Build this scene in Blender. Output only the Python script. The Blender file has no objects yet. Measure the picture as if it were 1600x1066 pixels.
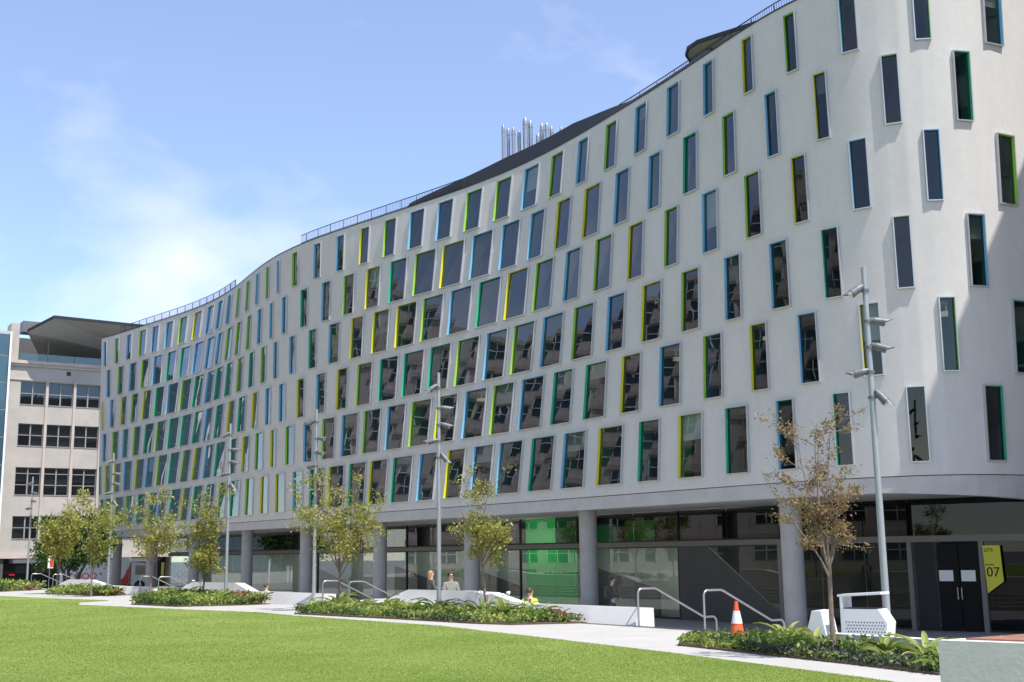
import bpy, math, random
import numpy as np
from mathutils import Vector, Matrix
from mathutils.geometry import tessellate_polygon

random.seed(7)
rng = np.random.default_rng(7)
scene = bpy.context.scene
col = scene.collection

# ---------------------------------------------------------------- camera
PITCH, ROLL = math.atan(333 / 1840), 0.013
cam_data = bpy.data.cameras.new('camera')
cam_data.sensor_width = 36.0
cam_data.lens = 36.0 * 1840 / 1600
cam_data.clip_start = 0.1
cam_data.clip_end = 3000
cam = bpy.data.objects.new('camera', cam_data)
col.objects.link(cam)
fw = Vector((0, math.cos(PITCH), math.sin(PITCH)))
up0 = Vector((0, -math.sin(PITCH), math.cos(PITCH)))
rt0 = Vector((1, 0, 0))
rt = rt0 * math.cos(ROLL) - up0 * math.sin(ROLL)
up = up0 * math.cos(ROLL) + rt0 * math.sin(ROLL)
m = Matrix((rt, up, -fw)).transposed().to_4x4()
m.translation = Vector((0, 0, 1.7))
cam.matrix_world = m
scene.camera = cam

# ---------------------------------------------------------------- sun, sky, exposure
SUN_EL = math.radians(63)
SUN_AZ = math.atan2(0.70, -0.714)          # clockwise from +Y: the sun stands to the right, behind the camera
sun_dir = Vector((math.sin(SUN_AZ) * math.cos(SUN_EL), math.cos(SUN_AZ) * math.cos(SUN_EL), math.sin(SUN_EL)))
sun_data = bpy.data.lights.new('sun', 'SUN')
sun_data.energy = 4.4
sun_data.angle = math.radians(0.53)
sun_data.color = (1.0, 0.96, 0.9)
sun = bpy.data.objects.new('sun', sun_data)
sun.rotation_euler = sun_dir.to_track_quat('Z', 'Y').to_euler()
sun.location = sun_dir * 80
col.objects.link(sun)

world = bpy.data.worlds.new('World')
scene.world = world
world.use_nodes = True
wn = world.node_tree.nodes
wl = world.node_tree.links
wn.clear()
w_out = wn.new('ShaderNodeOutputWorld')
w_bg = wn.new('ShaderNodeBackground')
w_bg.inputs['Strength'].default_value = 0.15
sky = wn.new('ShaderNodeTexSky')
sky.sky_type = 'NISHITA'
sky.sun_disc = False
sky.sun_elevation = SUN_EL
sky.sun_rotation = SUN_AZ
sky.air_density = 0.92
sky.dust_density = 0.05
sky.ozone_density = 5.0
tc = wn.new('ShaderNodeTexCoord')
mp = wn.new('ShaderNodeMapping')
mp.inputs['Scale'].default_value = (1.0, 1.0, 1.8)
mp.inputs['Location'].default_value = (26.2142, 26.9929, 27.7373)
n1 = wn.new('ShaderNodeTexNoise')
n1.inputs['Scale'].default_value = 3.4
n1.inputs['Detail'].default_value = 9
n1.inputs['Roughness'].default_value = 0.52
n1.inputs['Distortion'].default_value = 0.35
cr = wn.new('ShaderNodeValToRGB')
cr.color_ramp.elements[0].position = 0.51
cr.color_ramp.elements[0].color = (0.10, 0.10, 0.10, 1)
cr.color_ramp.elements[1].position = 0.80
cr.color_ramp.elements[1].color = (0.62, 0.62, 0.62, 1)
mx = wn.new('ShaderNodeMix')
mx.data_type = 'RGBA'
mx.inputs['B'].default_value = (6.6, 6.2, 7.0, 1)
wl.new(tc.outputs['Generated'], mp.inputs['Vector'])
wl.new(mp.outputs['Vector'], n1.inputs['Vector'])
wl.new(n1.outputs['Fac'], cr.inputs['Fac'])
wl.new(cr.outputs['Color'], mx.inputs['Factor'])
wl.new(sky.outputs['Color'], mx.inputs['A'])
wl.new(mx.outputs['Result'], w_bg.inputs['Color'])
wl.new(w_bg.outputs['Background'], w_out.inputs['Surface'])

scene.view_settings.view_transform = 'Standard'
scene.view_settings.look = 'None'
scene.view_settings.gamma = 1.0
scene.view_settings.use_curve_mapping = False
scene.view_settings.exposure = 0.68
scene.render.engine = 'CYCLES'
scene.cycles.max_bounces = 8
scene.cycles.transparent_max_bounces = 12
scene.cycles.use_denoising = True


# ---------------------------------------------------------------- materials
def new_mat(name):
    mt = bpy.data.materials.new(name)
    mt.use_nodes = True
    return mt, mt.node_tree.nodes, mt.node_tree.links, mt.node_tree.nodes['Principled BSDF']


def mat(name, color, rough=0.6, metal=0.0, vary=0.0, scale=3.0, bump=0.0, bump_scale=40.0, spec=0.5, stretch=(1, 1, 1), emit=0.0):
    """plain surface: one base colour with noise variation and fine relief"""
    mt, n, l, b = new_mat(name)
    b.inputs['Roughness'].default_value = rough
    b.inputs['Metallic'].default_value = metal
    b.inputs['Specular IOR Level'].default_value = spec
    c = (*color, 1)
    b.inputs['Base Color'].default_value = c
    if emit:
        b.inputs['Emission Color'].default_value = c
        b.inputs['Emission Strength'].default_value = emit
    if vary or bump:
        t = n.new('ShaderNodeTexCoord')
        p = n.new('ShaderNodeMapping')
        p.inputs['Scale'].default_value = stretch
        l.new(t.outputs['Object'], p.inputs['Vector'])
    if vary:
        a = n.new('ShaderNodeTexNoise')
        a.inputs['Scale'].default_value = scale
        a.inputs['Detail'].default_value = 6
        a.inputs['Roughness'].default_value = 0.65
        l.new(p.outputs['Vector'], a.inputs['Vector'])
        r = n.new('ShaderNodeValToRGB')
        r.color_ramp.elements[0].position = 0.3
        r.color_ramp.elements[1].position = 0.7
        r.color_ramp.elements[0].color = (*[max(0, x * (1 - vary)) for x in color], 1)
        r.color_ramp.elements[1].color = (*[min(1, x * (1 + vary)) for x in color], 1)
        l.new(a.outputs['Fac'], r.inputs['Fac'])
        l.new(r.outputs['Color'], b.inputs['Base Color'])
    if bump:
        a2 = n.new('ShaderNodeTexNoise')
        a2.inputs['Scale'].default_value = bump_scale
        a2.inputs['Detail'].default_value = 5
        l.new(p.outputs['Vector'], a2.inputs['Vector'])
        bp = n.new('ShaderNodeBump')
        bp.inputs['Strength'].default_value = bump
        bp.inputs['Distance'].default_value = 0.02
        l.new(a2.outputs['Fac'], bp.inputs['Height'])
        l.new(bp.outputs['Normal'], b.inputs['Normal'])
    return mt


def glass_mat(name, tint, f0=0.06, wobble=0.03, wob_scale=0.7, vary=False):
    """window glass: mirror reflection growing towards grazing angles over a tinted see-through sheet"""
    mt, n, l, b = new_mat(name)
    n.remove(b)
    out = n['Material Output']
    lw = n.new('ShaderNodeLayerWeight')
    lw.inputs['Blend'].default_value = 0.5
    pw = n.new('ShaderNodeMath')
    pw.operation = 'POWER'
    pw.inputs[1].default_value = 3.0
    fm = n.new('ShaderNodeMath')
    fm.operation = 'MULTIPLY_ADD'
    fm.use_clamp = True
    fm.inputs[1].default_value = 1 - f0
    fm.inputs[2].default_value = f0
    gl = n.new('ShaderNodeBsdfGlossy')
    gl.inputs['Roughness'].default_value = 0.0
    gl.inputs['Color'].default_value = (0.95, 0.97, 1, 1)
    tr = n.new('ShaderNodeBsdfTransparent')
    tr.inputs['Color'].default_value = (*tint, 1)
    oi = n.new('ShaderNodeObjectInfo')                # panes differ a little from one to the next
    sc = n.new('ShaderNodeMapRange')
    sc.inputs['To Min'].default_value = 0.55
    sc.inputs['To Max'].default_value = 1.35
    vs = n.new('ShaderNodeVectorMath')
    vs.operation = 'SCALE'
    vs.inputs[0].default_value = tint
    l.new(oi.outputs['Random'], sc.inputs['Value'])
    l.new(sc.outputs['Result'], vs.inputs['Scale'])
    if vary:
        l.new(vs.outputs['Vector'], tr.inputs['Color'])
    ms = n.new('ShaderNodeMixShader')
    t = n.new('ShaderNodeTexCoord')
    a = n.new('ShaderNodeTexNoise')
    a.inputs['Scale'].default_value = wob_scale
    a.inputs['Detail'].default_value = 1.0
    bp = n.new('ShaderNodeBump')
    bp.inputs['Strength'].default_value = wobble
    bp.inputs['Distance'].default_value = 0.3
    av = n.new('ShaderNodeVectorMath')
    av.operation = 'ADD'
    l.new(t.outputs['Object'], av.inputs[0])
    if vary:
        vs2 = n.new('ShaderNodeVectorMath')
        vs2.operation = 'SCALE'
        vs2.inputs[0].default_value = (17.0, 31.0, 23.0)
        l.new(oi.outputs['Random'], vs2.inputs['Scale'])
        l.new(vs2.outputs['Vector'], av.inputs[1])
    l.new(av.outputs['Vector'], a.inputs['Vector'])
    l.new(a.outputs['Fac'], bp.inputs['Height'])
    l.new(bp.outputs['Normal'], gl.inputs['Normal'])
    l.new(lw.outputs['Facing'], pw.inputs[0])
    l.new(pw.outputs[0], fm.inputs[0])
    fac = fm.outputs[0]
    l.new(fac, ms.inputs['Fac'])
    l.new(tr.outputs['BSDF'], ms.inputs[1])
    l.new(gl.outputs['BSDF'], ms.inputs[2])
    l.new(ms.outputs['Shader'], out.inputs['Surface'])
    return mt


def leaf_mat(name, colors, trans=0.35):
    """leaves: colour varies from leaf to leaf, thin and slightly see-through"""
    mt, n, l, b = new_mat(name)
    out = n['Material Output']
    at = n.new('ShaderNodeAttribute')
    at.attribute_name = 'tone'
    r = n.new('ShaderNodeValToRGB')
    r.color_ramp.elements.remove(r.color_ramp.elements[0])
    r.color_ramp.elements[0].position = 0
    r.color_ramp.elements[0].color = (*colors[0], 1)
    for i, c in enumerate(colors[1:]):
        e = r.color_ramp.elements.new((i + 1) / (len(colors) - 1))
        e.color = (*c, 1)
    l.new(at.outputs['Fac'], r.inputs['Fac'])
    l.new(r.outputs['Color'], b.inputs['Base Color'])
    b.inputs['Roughness'].default_value = 0.5
    b.inputs['Specular IOR Level'].default_value = 0.35
    tl = n.new('ShaderNodeBsdfTranslucent')
    l.new(r.outputs['Color'], tl.inputs['Color'])
    ms = n.new('ShaderNodeMixShader')
    ms.inputs['Fac'].default_value = trans
    l.new(b.outputs['BSDF'], ms.inputs[1])
    l.new(tl.outputs['BSDF'], ms.inputs[2])
    l.new(ms.outputs['Shader'], out.inputs['Surface'])
    return mt


M = {}

# ---------------------------------------------------------------- layout data: plan curve of the front (x, y, lean of the top) and windows per row (start, end, paint)
CURVE = [(23.29,39.08,0.65),(22.65,38.86,0.65),(22.01,38.63,0.65),(21.37,38.40,0.65),(20.73,38.18,0.65),(20.09,37.94,0.65),(19.45,37.70,0.65),(18.82,37.45,0.65),(18.19,37.19,0.65),(17.57,36.92,0.65),(16.95,36.64,0.65),(16.33,36.35,0.65),(15.72,36.05,0.65),(15.12,35.74,0.63),(14.48,35.50,0.60),(13.82,35.35,0.58),(13.14,35.31,0.55),(12.47,35.41,0.51),(11.83,35.65,0.47),(11.24,35.99,0.42),(10.70,36.39,0.35),(10.18,36.83,0.27),(9.68,37.30,0.17),(9.22,37.79,0.05),(8.77,38.30,-0.08),(8.34,38.83,-0.22),(7.92,39.37,-0.35),(7.51,39.91,-0.48),(7.12,40.46,-0.61),(6.72,41.02,-0.73),(6.34,41.58,-0.84),(5.95,42.14,-0.95),(5.57,42.70,-1.05),(5.19,43.27,-1.14),(4.81,43.83,-1.23),(4.43,44.39,-1.31),(4.05,44.96,-1.39),(3.67,45.52,-1.47),(3.29,46.08,-1.55),(2.90,46.64,-1.63),(2.52,47.20,-1.71),(2.13,47.76,-1.78),(1.74,48.32,-1.86),(1.34,48.87,-1.93),(0.95,49.42,-1.99),(0.55,49.98,-2.05),(0.15,50.53,-2.10),(-0.25,51.07,-2.15),(-0.66,51.62,-2.18),(-1.06,52.17,-2.20),(-1.46,52.72,-2.20),(-1.87,53.26,-2.20),(-2.27,53.81,-2.18),(-2.68,54.35,-2.14),(-3.08,54.90,-2.09),(-3.49,55.45,-2.04),(-3.89,56.00,-1.97),(-4.29,56.54,-1.89),(-4.69,57.09,-1.80),(-5.09,57.64,-1.71),(-5.49,58.19,-1.61),(-5.89,58.74,-1.50),(-6.29,59.30,-1.40),(-6.69,59.85,-1.28),(-7.08,60.40,-1.17),(-7.48,60.95,-1.05),(-7.87,61.51,-0.94),(-8.27,62.06,-0.82),(-8.66,62.61,-0.70),(-9.06,63.17,-0.59),(-9.45,63.72,-0.47),(-9.85,64.27,-0.36),(-10.25,64.83,-0.25),(-10.64,65.38,-0.15),(-11.04,65.93,-0.06),(-11.44,66.48,0.02),(-11.83,67.03,0.09),(-12.23,67.59,0.14),(-12.63,68.14,0.18),(-13.03,68.69,0.20),(-13.43,69.24,0.20),(-13.83,69.78,0.19),(-14.24,70.33,0.16),(-14.64,70.88,0.11),(-15.04,71.43,0.06),(-15.44,71.98,-0.02),(-15.85,72.53,-0.10),(-16.25,73.07,-0.19),(-16.65,73.62,-0.29),(-17.05,74.17,-0.40),(-17.46,74.72,-0.51),(-17.86,75.26,-0.62),(-18.26,75.81,-0.73),(-18.66,76.36,-0.84),(-19.07,76.91,-0.95),(-19.47,77.46,-1.05),(-19.87,78.01,-1.15),(-20.27,78.55,-1.24),(-20.67,79.10,-1.32),(-21.07,79.65,-1.39),(-21.47,80.20,-1.45),(-21.87,80.75,-1.50),(-22.27,81.30,-1.54),(-22.67,81.85,-1.56),(-23.07,82.40,-1.57),(-23.47,82.95,-1.57),(-23.87,83.51,-1.55),(-24.27,84.06,-1.52),(-24.66,84.61,-1.48),(-25.06,85.16,-1.43),(-25.46,85.71,-1.37),(-25.85,86.27,-1.30),(-26.25,86.82,-1.22),(-26.64,87.37,-1.14),(-27.04,87.93,-1.05),(-27.43,88.48,-0.95),(-27.83,89.04,-0.86),(-28.22,89.59,-0.76),(-28.61,90.15,-0.66),(-29.01,90.70,-0.56),(-29.40,91.26,-0.46),(-29.79,91.81,-0.36),(-30.18,92.37,-0.26),(-30.57,92.93,-0.16),(-30.96,93.48,-0.06),(-31.35,94.04,0.04),(-31.74,94.60,0.14),(-32.12,95.16,0.25),(-32.51,95.72,0.36),(-32.90,96.28,0.49),(-33.28,96.84,0.64),(-33.67,97.40,0.82)]
WINDOWS = {
1: [(9.14,9.82,'t'),(11.53,12.08,'l'),(13.77,14.36,'t'),(15.78,16.50,'b'),(17.73,18.78,'t'),(19.92,21.18,'y'),(22.23,23.44,'t'),(24.41,25.96,'y'),(26.76,28.28,'b'),(28.91,30.53,'t'),(31.18,32.93,'b'),(33.38,34.92,'b'),(35.60,37.05,'y'),(37.95,39.47,'b'),(40.11,41.93,'t'),(42.44,44.21,'y'),(44.64,46.40,'t'),(46.97,48.72,'y'),(49.21,50.94,'t'),(51.82,53.08,'b'),(54.13,55.43,'y'),(56.44,57.56,'y'),(58.65,59.83,'l'),(60.76,62.23,'t'),(63.05,64.27,'l'),(65.06,66.55,'t'),(67.28,68.92,'t'),(69.56,71.03,'y'),(71.40,73.34,'t'),(74.03,75.80,'b'),(75.90,77.62,'t'),(78.65,80.24,'t'),(81.11,83.03,'l'),(83.59,85.62,'y'),(86.46,88.09,'l'),(88.57,89.35,'t')],
2: [(7.81,8.57,'t'),(10.51,11.01,'l'),(12.65,13.29,'y'),(14.72,15.45,'b'),(16.73,17.50,'y'),(18.87,19.84,'l'),(21.08,22.31,'b'),(23.44,24.65,'y'),(25.63,27.06,'t'),(27.93,29.31,'t'),(30.02,31.70,'b'),(32.25,33.87,'l'),(34.38,36.09,'b'),(36.71,38.43,'y'),(38.91,40.67,'l'),(41.20,42.87,'b'),(43.51,45.18,'l'),(45.73,47.45,'b'),(48.17,49.58,'l'),(50.67,51.78,'b'),(52.99,54.09,'l'),(55.45,56.20,'y'),(57.33,58.53,'l'),(59.57,60.73,'y'),(61.76,62.87,'t'),(63.85,65.53,'t'),(66.11,67.61,'b'),(68.35,69.75,'y'),(70.44,71.96,'l'),(72.58,74.35,'t'),(74.94,76.79,'l'),(77.38,79.07,'b'),(79.50,81.33,'y'),(82.15,83.86,'b'),(84.62,86.13,'y'),(86.96,88.31,'y'),(89.30,89.95,'t')],
3: [(9.42,10.01,'b'),(11.61,12.10,'l'),(13.76,14.37,'t'),(15.67,16.46,'b'),(17.83,18.67,'b'),(20.04,21.07,'l'),(22.26,23.49,'y'),(24.60,25.79,'b'),(26.72,28.17,'l'),(28.94,30.46,'b'),(31.09,32.70,'l'),(33.20,34.86,'b'),(35.43,37.17,'l'),(37.73,39.45,'t'),(39.98,41.72,'t'),(42.23,43.91,'t'),(44.64,46.08,'l'),(47.03,48.16,'y'),(49.35,50.35,'b'),(51.76,52.69,'y'),(54.19,55.04,'b'),(56.30,57.07,'b'),(58.41,59.32,'y'),(60.54,61.82,'t'),(62.64,63.91,'y'),(64.88,66.31,'t'),(67.11,68.49,'b'),(69.07,70.58,'t'),(71.20,72.98,'t'),(73.58,75.36,'t'),(75.97,77.74,'l'),(78.30,79.97,'t'),(80.82,82.21,'l'),(83.27,84.48,'b'),(85.40,86.75,'l'),(88.01,88.90,'b')],
4: [(8.06,8.81,'l'),(10.64,11.12,'b'),(12.66,13.23,'b'),(14.73,15.34,'y'),(16.73,17.51,'l'),(18.97,19.84,'b'),(21.30,22.15,'l'),(23.52,24.55,'y'),(25.68,26.89,'l'),(27.95,29.10,'b'),(30.04,31.42,'l'),(32.02,33.65,'y'),(34.18,35.91,'t'),(36.48,38.21,'b'),(38.79,40.49,'l'),(40.99,42.72,'y'),(43.38,44.85,'y'),(45.73,46.93,'y'),(48.02,49.12,'b'),(50.43,51.30,'t'),(52.92,53.69,'b'),(55.33,55.93,'b'),(57.18,58.02,'l'),(59.33,60.20,'t'),(61.53,62.60,'l'),(63.80,64.98,'t'),(65.89,67.19,'t'),(67.73,69.12,'b'),(69.87,71.50,'t'),(72.13,73.95,'l'),(74.53,76.36,'b'),(77.04,78.55,'t'),(79.36,80.87,'y'),(81.83,83.06,'l'),(84.08,85.22,'y'),(86.46,87.35,'b'),(88.75,89.35,'y')],
5: [(9.59,10.13,'t'),(11.63,12.11,'l'),(13.79,14.28,'y'),(15.76,16.33,'b'),(17.88,18.61,'l'),(20.13,21.01,'t'),(22.48,23.30,'b'),(24.64,25.66,'b'),(26.76,28.00,'y'),(29.03,30.14,'y'),(31.09,32.24,'b'),(33.08,34.50,'b'),(35.24,36.86,'b'),(37.50,39.25,'y'),(39.78,41.49,'l'),(42.17,43.59,'t'),(44.45,45.71,'y'),(46.80,47.82,'l'),(49.10,49.97,'b'),(51.50,52.33,'t'),(54.12,54.77,'b'),(56.15,56.64,'b'),(58.13,58.84,'b'),(60.32,61.09,'l'),(62.53,63.50,'l'),(64.56,65.78,'l'),(66.82,67.84,'b'),(68.54,69.99,'b'),(70.77,72.36,'b'),(73.16,74.78,'t'),(75.63,77.09,'t'),(77.93,79.47,'b'),(80.32,81.58,'l'),(82.54,83.78,'b'),(84.97,86.03,'l'),(87.41,88.12,'b')],
6: [(8.28,9.02,'b'),(10.68,11.15,'l'),(12.68,13.23,'b'),(14.78,15.29,'l'),(16.81,17.39,'y'),(19.08,19.72,'b'),(21.28,22.14,'b'),(23.55,24.38,'b'),(25.74,26.60,'l'),(27.95,28.78,'b'),(29.95,30.95,'l'),(31.95,33.14,'b'),(34.14,35.38,'l'),(36.47,37.72,'l'),(38.75,39.97,'b'),(41.04,42.23,'b'),(43.35,44.35,'l'),(45.63,46.46,'y'),(47.89,48.62,'b'),(50.16,50.89,'b'),(52.68,53.43,'l'),(55.19,55.57,'b'),(56.91,57.46,'l'),(58.94,59.50,'b'),(61.08,61.79,'l'),(63.42,64.08,'l'),(65.63,66.46,'b'),(67.56,68.67,'b'),(69.58,70.79,'b'),(71.84,73.23,'y'),(74.36,75.67,'l'),(76.75,77.91,'b'),(79.06,80.19,'b'),(81.16,82.35,'l'),(83.67,84.56,'b'),(85.97,86.75,'l'),(88.18,88.78,'b')],
}
def render_mat(name, color):
    """trowelled white render: soft patches, faint streaks running down, fine relief"""
    mt, n, l, b = new_mat(name)
    b.inputs['Roughness'].default_value = 0.88
    b.inputs['Specular IOR Level'].default_value = 0.3
    t = n.new('ShaderNodeTexCoord')
    facs = []
    for sc, st, amt in ((0.45, (1, 1, 1), 0.05), (2.2, (1, 1, 0.12), 0.035), (5.0, (1, 1, 1), 0.04)):
        p = n.new('ShaderNodeMapping')
        p.inputs['Scale'].default_value = st
        a = n.new('ShaderNodeTexNoise')
        a.inputs['Scale'].default_value = sc
        a.inputs['Detail'].default_value = 6
        a.inputs['Roughness'].default_value = 0.65
        mr = n.new('ShaderNodeMapRange')
        mr.inputs['From Min'].default_value = 0.3
        mr.inputs['From Max'].default_value = 0.7
        mr.inputs['To Min'].default_value = 1 - amt
        mr.inputs['To Max'].default_value = 1 + amt * 0.6
        l.new(t.outputs['Object'], p.inputs['Vector'])
        l.new(p.outputs['Vector'], a.inputs['Vector'])
        l.new(a.outputs['Fac'], mr.inputs['Value'])
        facs.append(mr.outputs['Result'])
    m1 = n.new('ShaderNodeMath')
    m1.operation = 'MULTIPLY'
    m2 = n.new('ShaderNodeMath')
    m2.operation = 'MULTIPLY'
    l.new(facs[0], m1.inputs[0])
    l.new(facs[1], m1.inputs[1])
    l.new(m1.outputs[0], m2.inputs[0])
    l.new(facs[2], m2.inputs[1])
    vm = n.new('ShaderNodeVectorMath')
    vm.operation = 'SCALE'
    vm.inputs[0].default_value = color
    l.new(m2.outputs[0], vm.inputs['Scale'])
    l.new(vm.outputs['Vector'], b.inputs['Base Color'])
    a2 = n.new('ShaderNodeTexNoise')
    a2.inputs['Scale'].default_value = 6
    a2.inputs['Detail'].default_value = 5
    bp = n.new('ShaderNodeBump')
    bp.inputs['Strength'].default_value = 0.14
    bp.inputs['Distance'].default_value = 0.02
    l.new(t.outputs['Object'], a2.inputs['Vector'])
    l.new(a2.outputs['Fac'], bp.inputs['Height'])
    l.new(bp.outputs['Normal'], b.inputs['Normal'])
    return mt


M['render'] = render_mat('white_render', (0.555, 0.53, 0.50))
M['fascia'] = mat('fascia_concrete', (0.44, 0.418, 0.40), 0.8, vary=0.09, scale=1.6, bump=0.2, bump_scale=14)
M['soffit'] = mat('soffit_concrete', (0.42, 0.405, 0.39), 0.8, vary=0.12, scale=2.0, bump=0.1, stretch=(1, 0.2, 1))
M['column'] = mat('column_concrete', (0.33, 0.315, 0.295), 0.75, vary=0.10, scale=1.8, bump=0.12, bump_scale=20)
M['alu'] = mat('anodised_aluminium', (0.52, 0.53, 0.54), 0.35, metal=0.55, vary=0.03, scale=5)
M['b'] = mat('blue_paint', (0.17, 0.45, 0.66), 0.4)
M['l'] = mat('lime_paint', (0.30, 0.56, 0.06), 0.4)
M['y'] = mat('yellow_paint', (0.68, 0.64, 0.03), 0.4)
M['t'] = mat('emerald_paint', (0.03, 0.42, 0.22), 0.4)
M['pane'] = glass_mat('window_glass', (0.44, 0.50, 0.48), 0.052, 0.018, 0.6, True)
M['shop_glass'] = glass_mat('ground_floor_glass', (0.60, 0.70, 0.65), 0.09, 0.012, 0.25)
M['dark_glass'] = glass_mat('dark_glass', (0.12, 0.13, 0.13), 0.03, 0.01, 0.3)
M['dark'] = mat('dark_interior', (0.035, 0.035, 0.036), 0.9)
M['ceiling'] = mat('interior_ceiling', (0.45, 0.45, 0.43), 0.9)
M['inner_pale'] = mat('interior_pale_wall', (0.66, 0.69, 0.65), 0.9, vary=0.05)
M['green_wall'] = mat('green_interior_wall', (0.03, 0.62, 0.13), 0.5)
M['black_metal'] = mat('black_metal', (0.02, 0.021, 0.023), 0.5, spec=0.4)
M['screen'] = mat('black_roof_screen', (0.016, 0.018, 0.022), 0.6, spec=0.3)
M['steel'] = mat('stainless_steel', (0.42, 0.41, 0.40), 0.36, metal=0.9, vary=0.05, scale=6)
M['gal'] = mat('galvanised_steel', (0.13, 0.133, 0.137), 0.5, metal=0.2, vary=0.12, scale=12)
M['dark_wall'] = mat('charcoal_wall', (0.085, 0.082, 0.078), 0.7, vary=0.08, scale=1.2)
M['beam'] = mat('transom_metal', (0.19, 0.18, 0.16), 0.6)
M['white'] = mat('white_paint', (0.78, 0.78, 0.77), 0.5, vary=0.02)
M['lamp_disc'] = mat('lamp_disc', (0.9, 0.85, 0.6), 0.6, emit=0.35)
M['fill_strip'] = mat('added_fill_glow', (1.0, 0.97, 0.9), 0.5, emit=4.5)  # glow for the added lobby fill strips
M['conc'] = mat('pale_concrete', (0.44, 0.425, 0.40), 0.8, vary=0.09, scale=2.2, bump=0.12, bump_scale=30)
M['path'] = mat('path_concrete', (0.385, 0.37, 0.345), 0.85, vary=0.08, scale=0.8, bump=0.1, bump_scale=40)
M['pave'] = mat('street_paving', (0.16, 0.16, 0.155), 0.85, vary=0.15, scale=0.6)
M['forecourt'] = mat('forecourt_paving', (0.34, 0.335, 0.32), 0.8, vary=0.1, scale=0.7)


# ---------------------------------------------------------------- mesh helpers
class MB:
    def __init__(self):
        self.v, self.f = [], []

    def add(self, vs, fs):
        o = len(self.v)
        self.v += [tuple(p) for p in vs]
        self.f += [tuple(i + o for i in f) for f in fs]
        return self

    def quad(self, a, b, c, d):
        return self.add([a, b, c, d], [(0, 1, 2, 3)])

    def box(self, c, s, rz=0.0, rx=0.0, ry=0.0, taper=1.0):
        R = (Matrix.Rotation(rz, 3, 'Z') @ Matrix.Rotation(ry, 3, 'Y') @ Matrix.Rotation(rx, 3, 'X'))
        vs = []
        for z in (-0.5, 0.5):
            k = taper if z > 0 else 1.0
            for x, y in ((-0.5, -0.5), (0.5, -0.5), (0.5, 0.5), (-0.5, 0.5)):
                vs.append(Vector(c) + R @ Vector((x * s[0] * k, y * s[1] * k, z * s[2])))
        return self.add(vs, [(3, 2, 1, 0), (4, 5, 6, 7), (0, 1, 5, 4), (1, 2, 6, 5), (2, 3, 7, 6), (3, 0, 4, 7)])

    def cyl(self, p0, p1, r0, r1=None, n=12, caps=True):
        r1 = r0 if r1 is None else r1
        p0, p1 = Vector(p0), Vector(p1)
        q = (p1 - p0).to_track_quat('Z', 'Y')
        vs = []
        for p, r in ((p0, r0), (p1, r1)):
            for i in range(n):
                a = 2 * math.pi * i / n
                vs.append(p + q @ Vector((r * math.cos(a), r * math.sin(a), 0)))
        fs = [(i, (i + 1) % n, n + (i + 1) % n, n + i) for i in range(n)]
        if caps:
            fs += [tuple(range(n - 1, -1, -1)), tuple(range(n, 2 * n))]
        return self.add(vs, fs)

    def tube(self, path, r, n=8, radii=None):
        path = [Vector(p) for p in path]
        vs, fs = [], []
        k = len(path)
        ref = None
        for i, p in enumerate(path):
            t = (path[min(i + 1, k - 1)] - path[max(i - 1, 0)]).normalized()
            if ref is None:
                ref = t.orthogonal().normalized()
            ref = (ref - t * ref.dot(t)).normalized()
            bt = t.cross(ref)
            rr = radii[i] if radii else r
            for j in range(n):
                a = 2 * math.pi * j / n
                vs.append(p + ref * (rr * math.cos(a)) + bt * (rr * math.sin(a)))
        for i in range(k - 1):
            for j in range(n):
                fs.append((i * n + j, i * n + (j + 1) % n, (i + 1) * n + (j + 1) % n, (i + 1) * n + j))
        fs += [tuple(range(n - 1, -1, -1)), tuple(range((k - 1) * n, k * n))]
        return self.add(vs, fs)

    def lathe(self, c, prof, n=20):
        vs, fs = [], []
        for r, z in prof:
            for j in range(n):
                a = 2 * math.pi * j / n
                vs.append((c[0] + r * math.cos(a), c[1] + r * math.sin(a), c[2] + z))
        for i in range(len(prof) - 1):
            for j in range(n):
                fs.append((i * n + j, i * n + (j + 1) % n, (i + 1) * n + (j + 1) % n, (i + 1) * n + j))
        fs += [tuple(range(n - 1, -1, -1)), tuple(range((len(prof) - 1) * n, len(prof) * n))]
        return self.add(vs, fs)

    def poly(self, pts, z):
        pts = [Vector((p[0], p[1], z if len(p) < 3 else p[2])) for p in pts]
        tri = tessellate_polygon([[Vector((p.x, p.y, 0)) for p in pts]])
        fs = []
        for a, b, c in tri:
            nz = (pts[b] - pts[a]).cross(pts[c] - pts[a]).z
            fs.append((a, b, c) if nz > 0 else (c, b, a))
        return self.add(pts, fs)

    def prism(self, pts, z0, z1):
        """vertical prism over a plan polygon; z1 may be a list of tops"""
        n = len(pts)
        tops = z1 if isinstance(z1, (list, tuple)) else [z1] * n
        area = sum(pts[i][0] * pts[(i + 1) % n][1] - pts[(i + 1) % n][0] * pts[i][1] for i in range(n))
        if area < 0:
            pts = pts[::-1]
            tops = tops[::-1]
        self.poly([(p[0], p[1], t) for p, t in zip(pts, tops)], 0)
        bot = MB().poly(pts, z0)
        self.add(bot.v, [f[::-1] for f in bot.f])
        for i in range(n):
            j = (i + 1) % n
            self.quad((*pts[i][:2], z0), (*pts[j][:2], z0), (*pts[j][:2], tops[j]), (*pts[i][:2], tops[i]))
        return self

    def build(self, name, material, parent=None, smooth=False):
        me = bpy.data.meshes.new(name)
        me.from_pydata(self.v, [], self.f)
        me.update()
        if smooth:
            me.polygons.foreach_set('use_smooth', [True] * len(me.polygons))
            if smooth != 'all':
                me.set_sharp_from_angle(angle=math.radians(40))
        if material is not None:
            me.materials.append(material)
        return link(name, me, parent)


def link(name, me, parent=None):
    o = bpy.data.objects.new(name, me)
    col.objects.link(o)
    if parent is not None:
        o.parent = parent
        o.matrix_parent_inverse = PARENT_INV.get(parent.name, Matrix.Identity(4))
    return o


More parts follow.
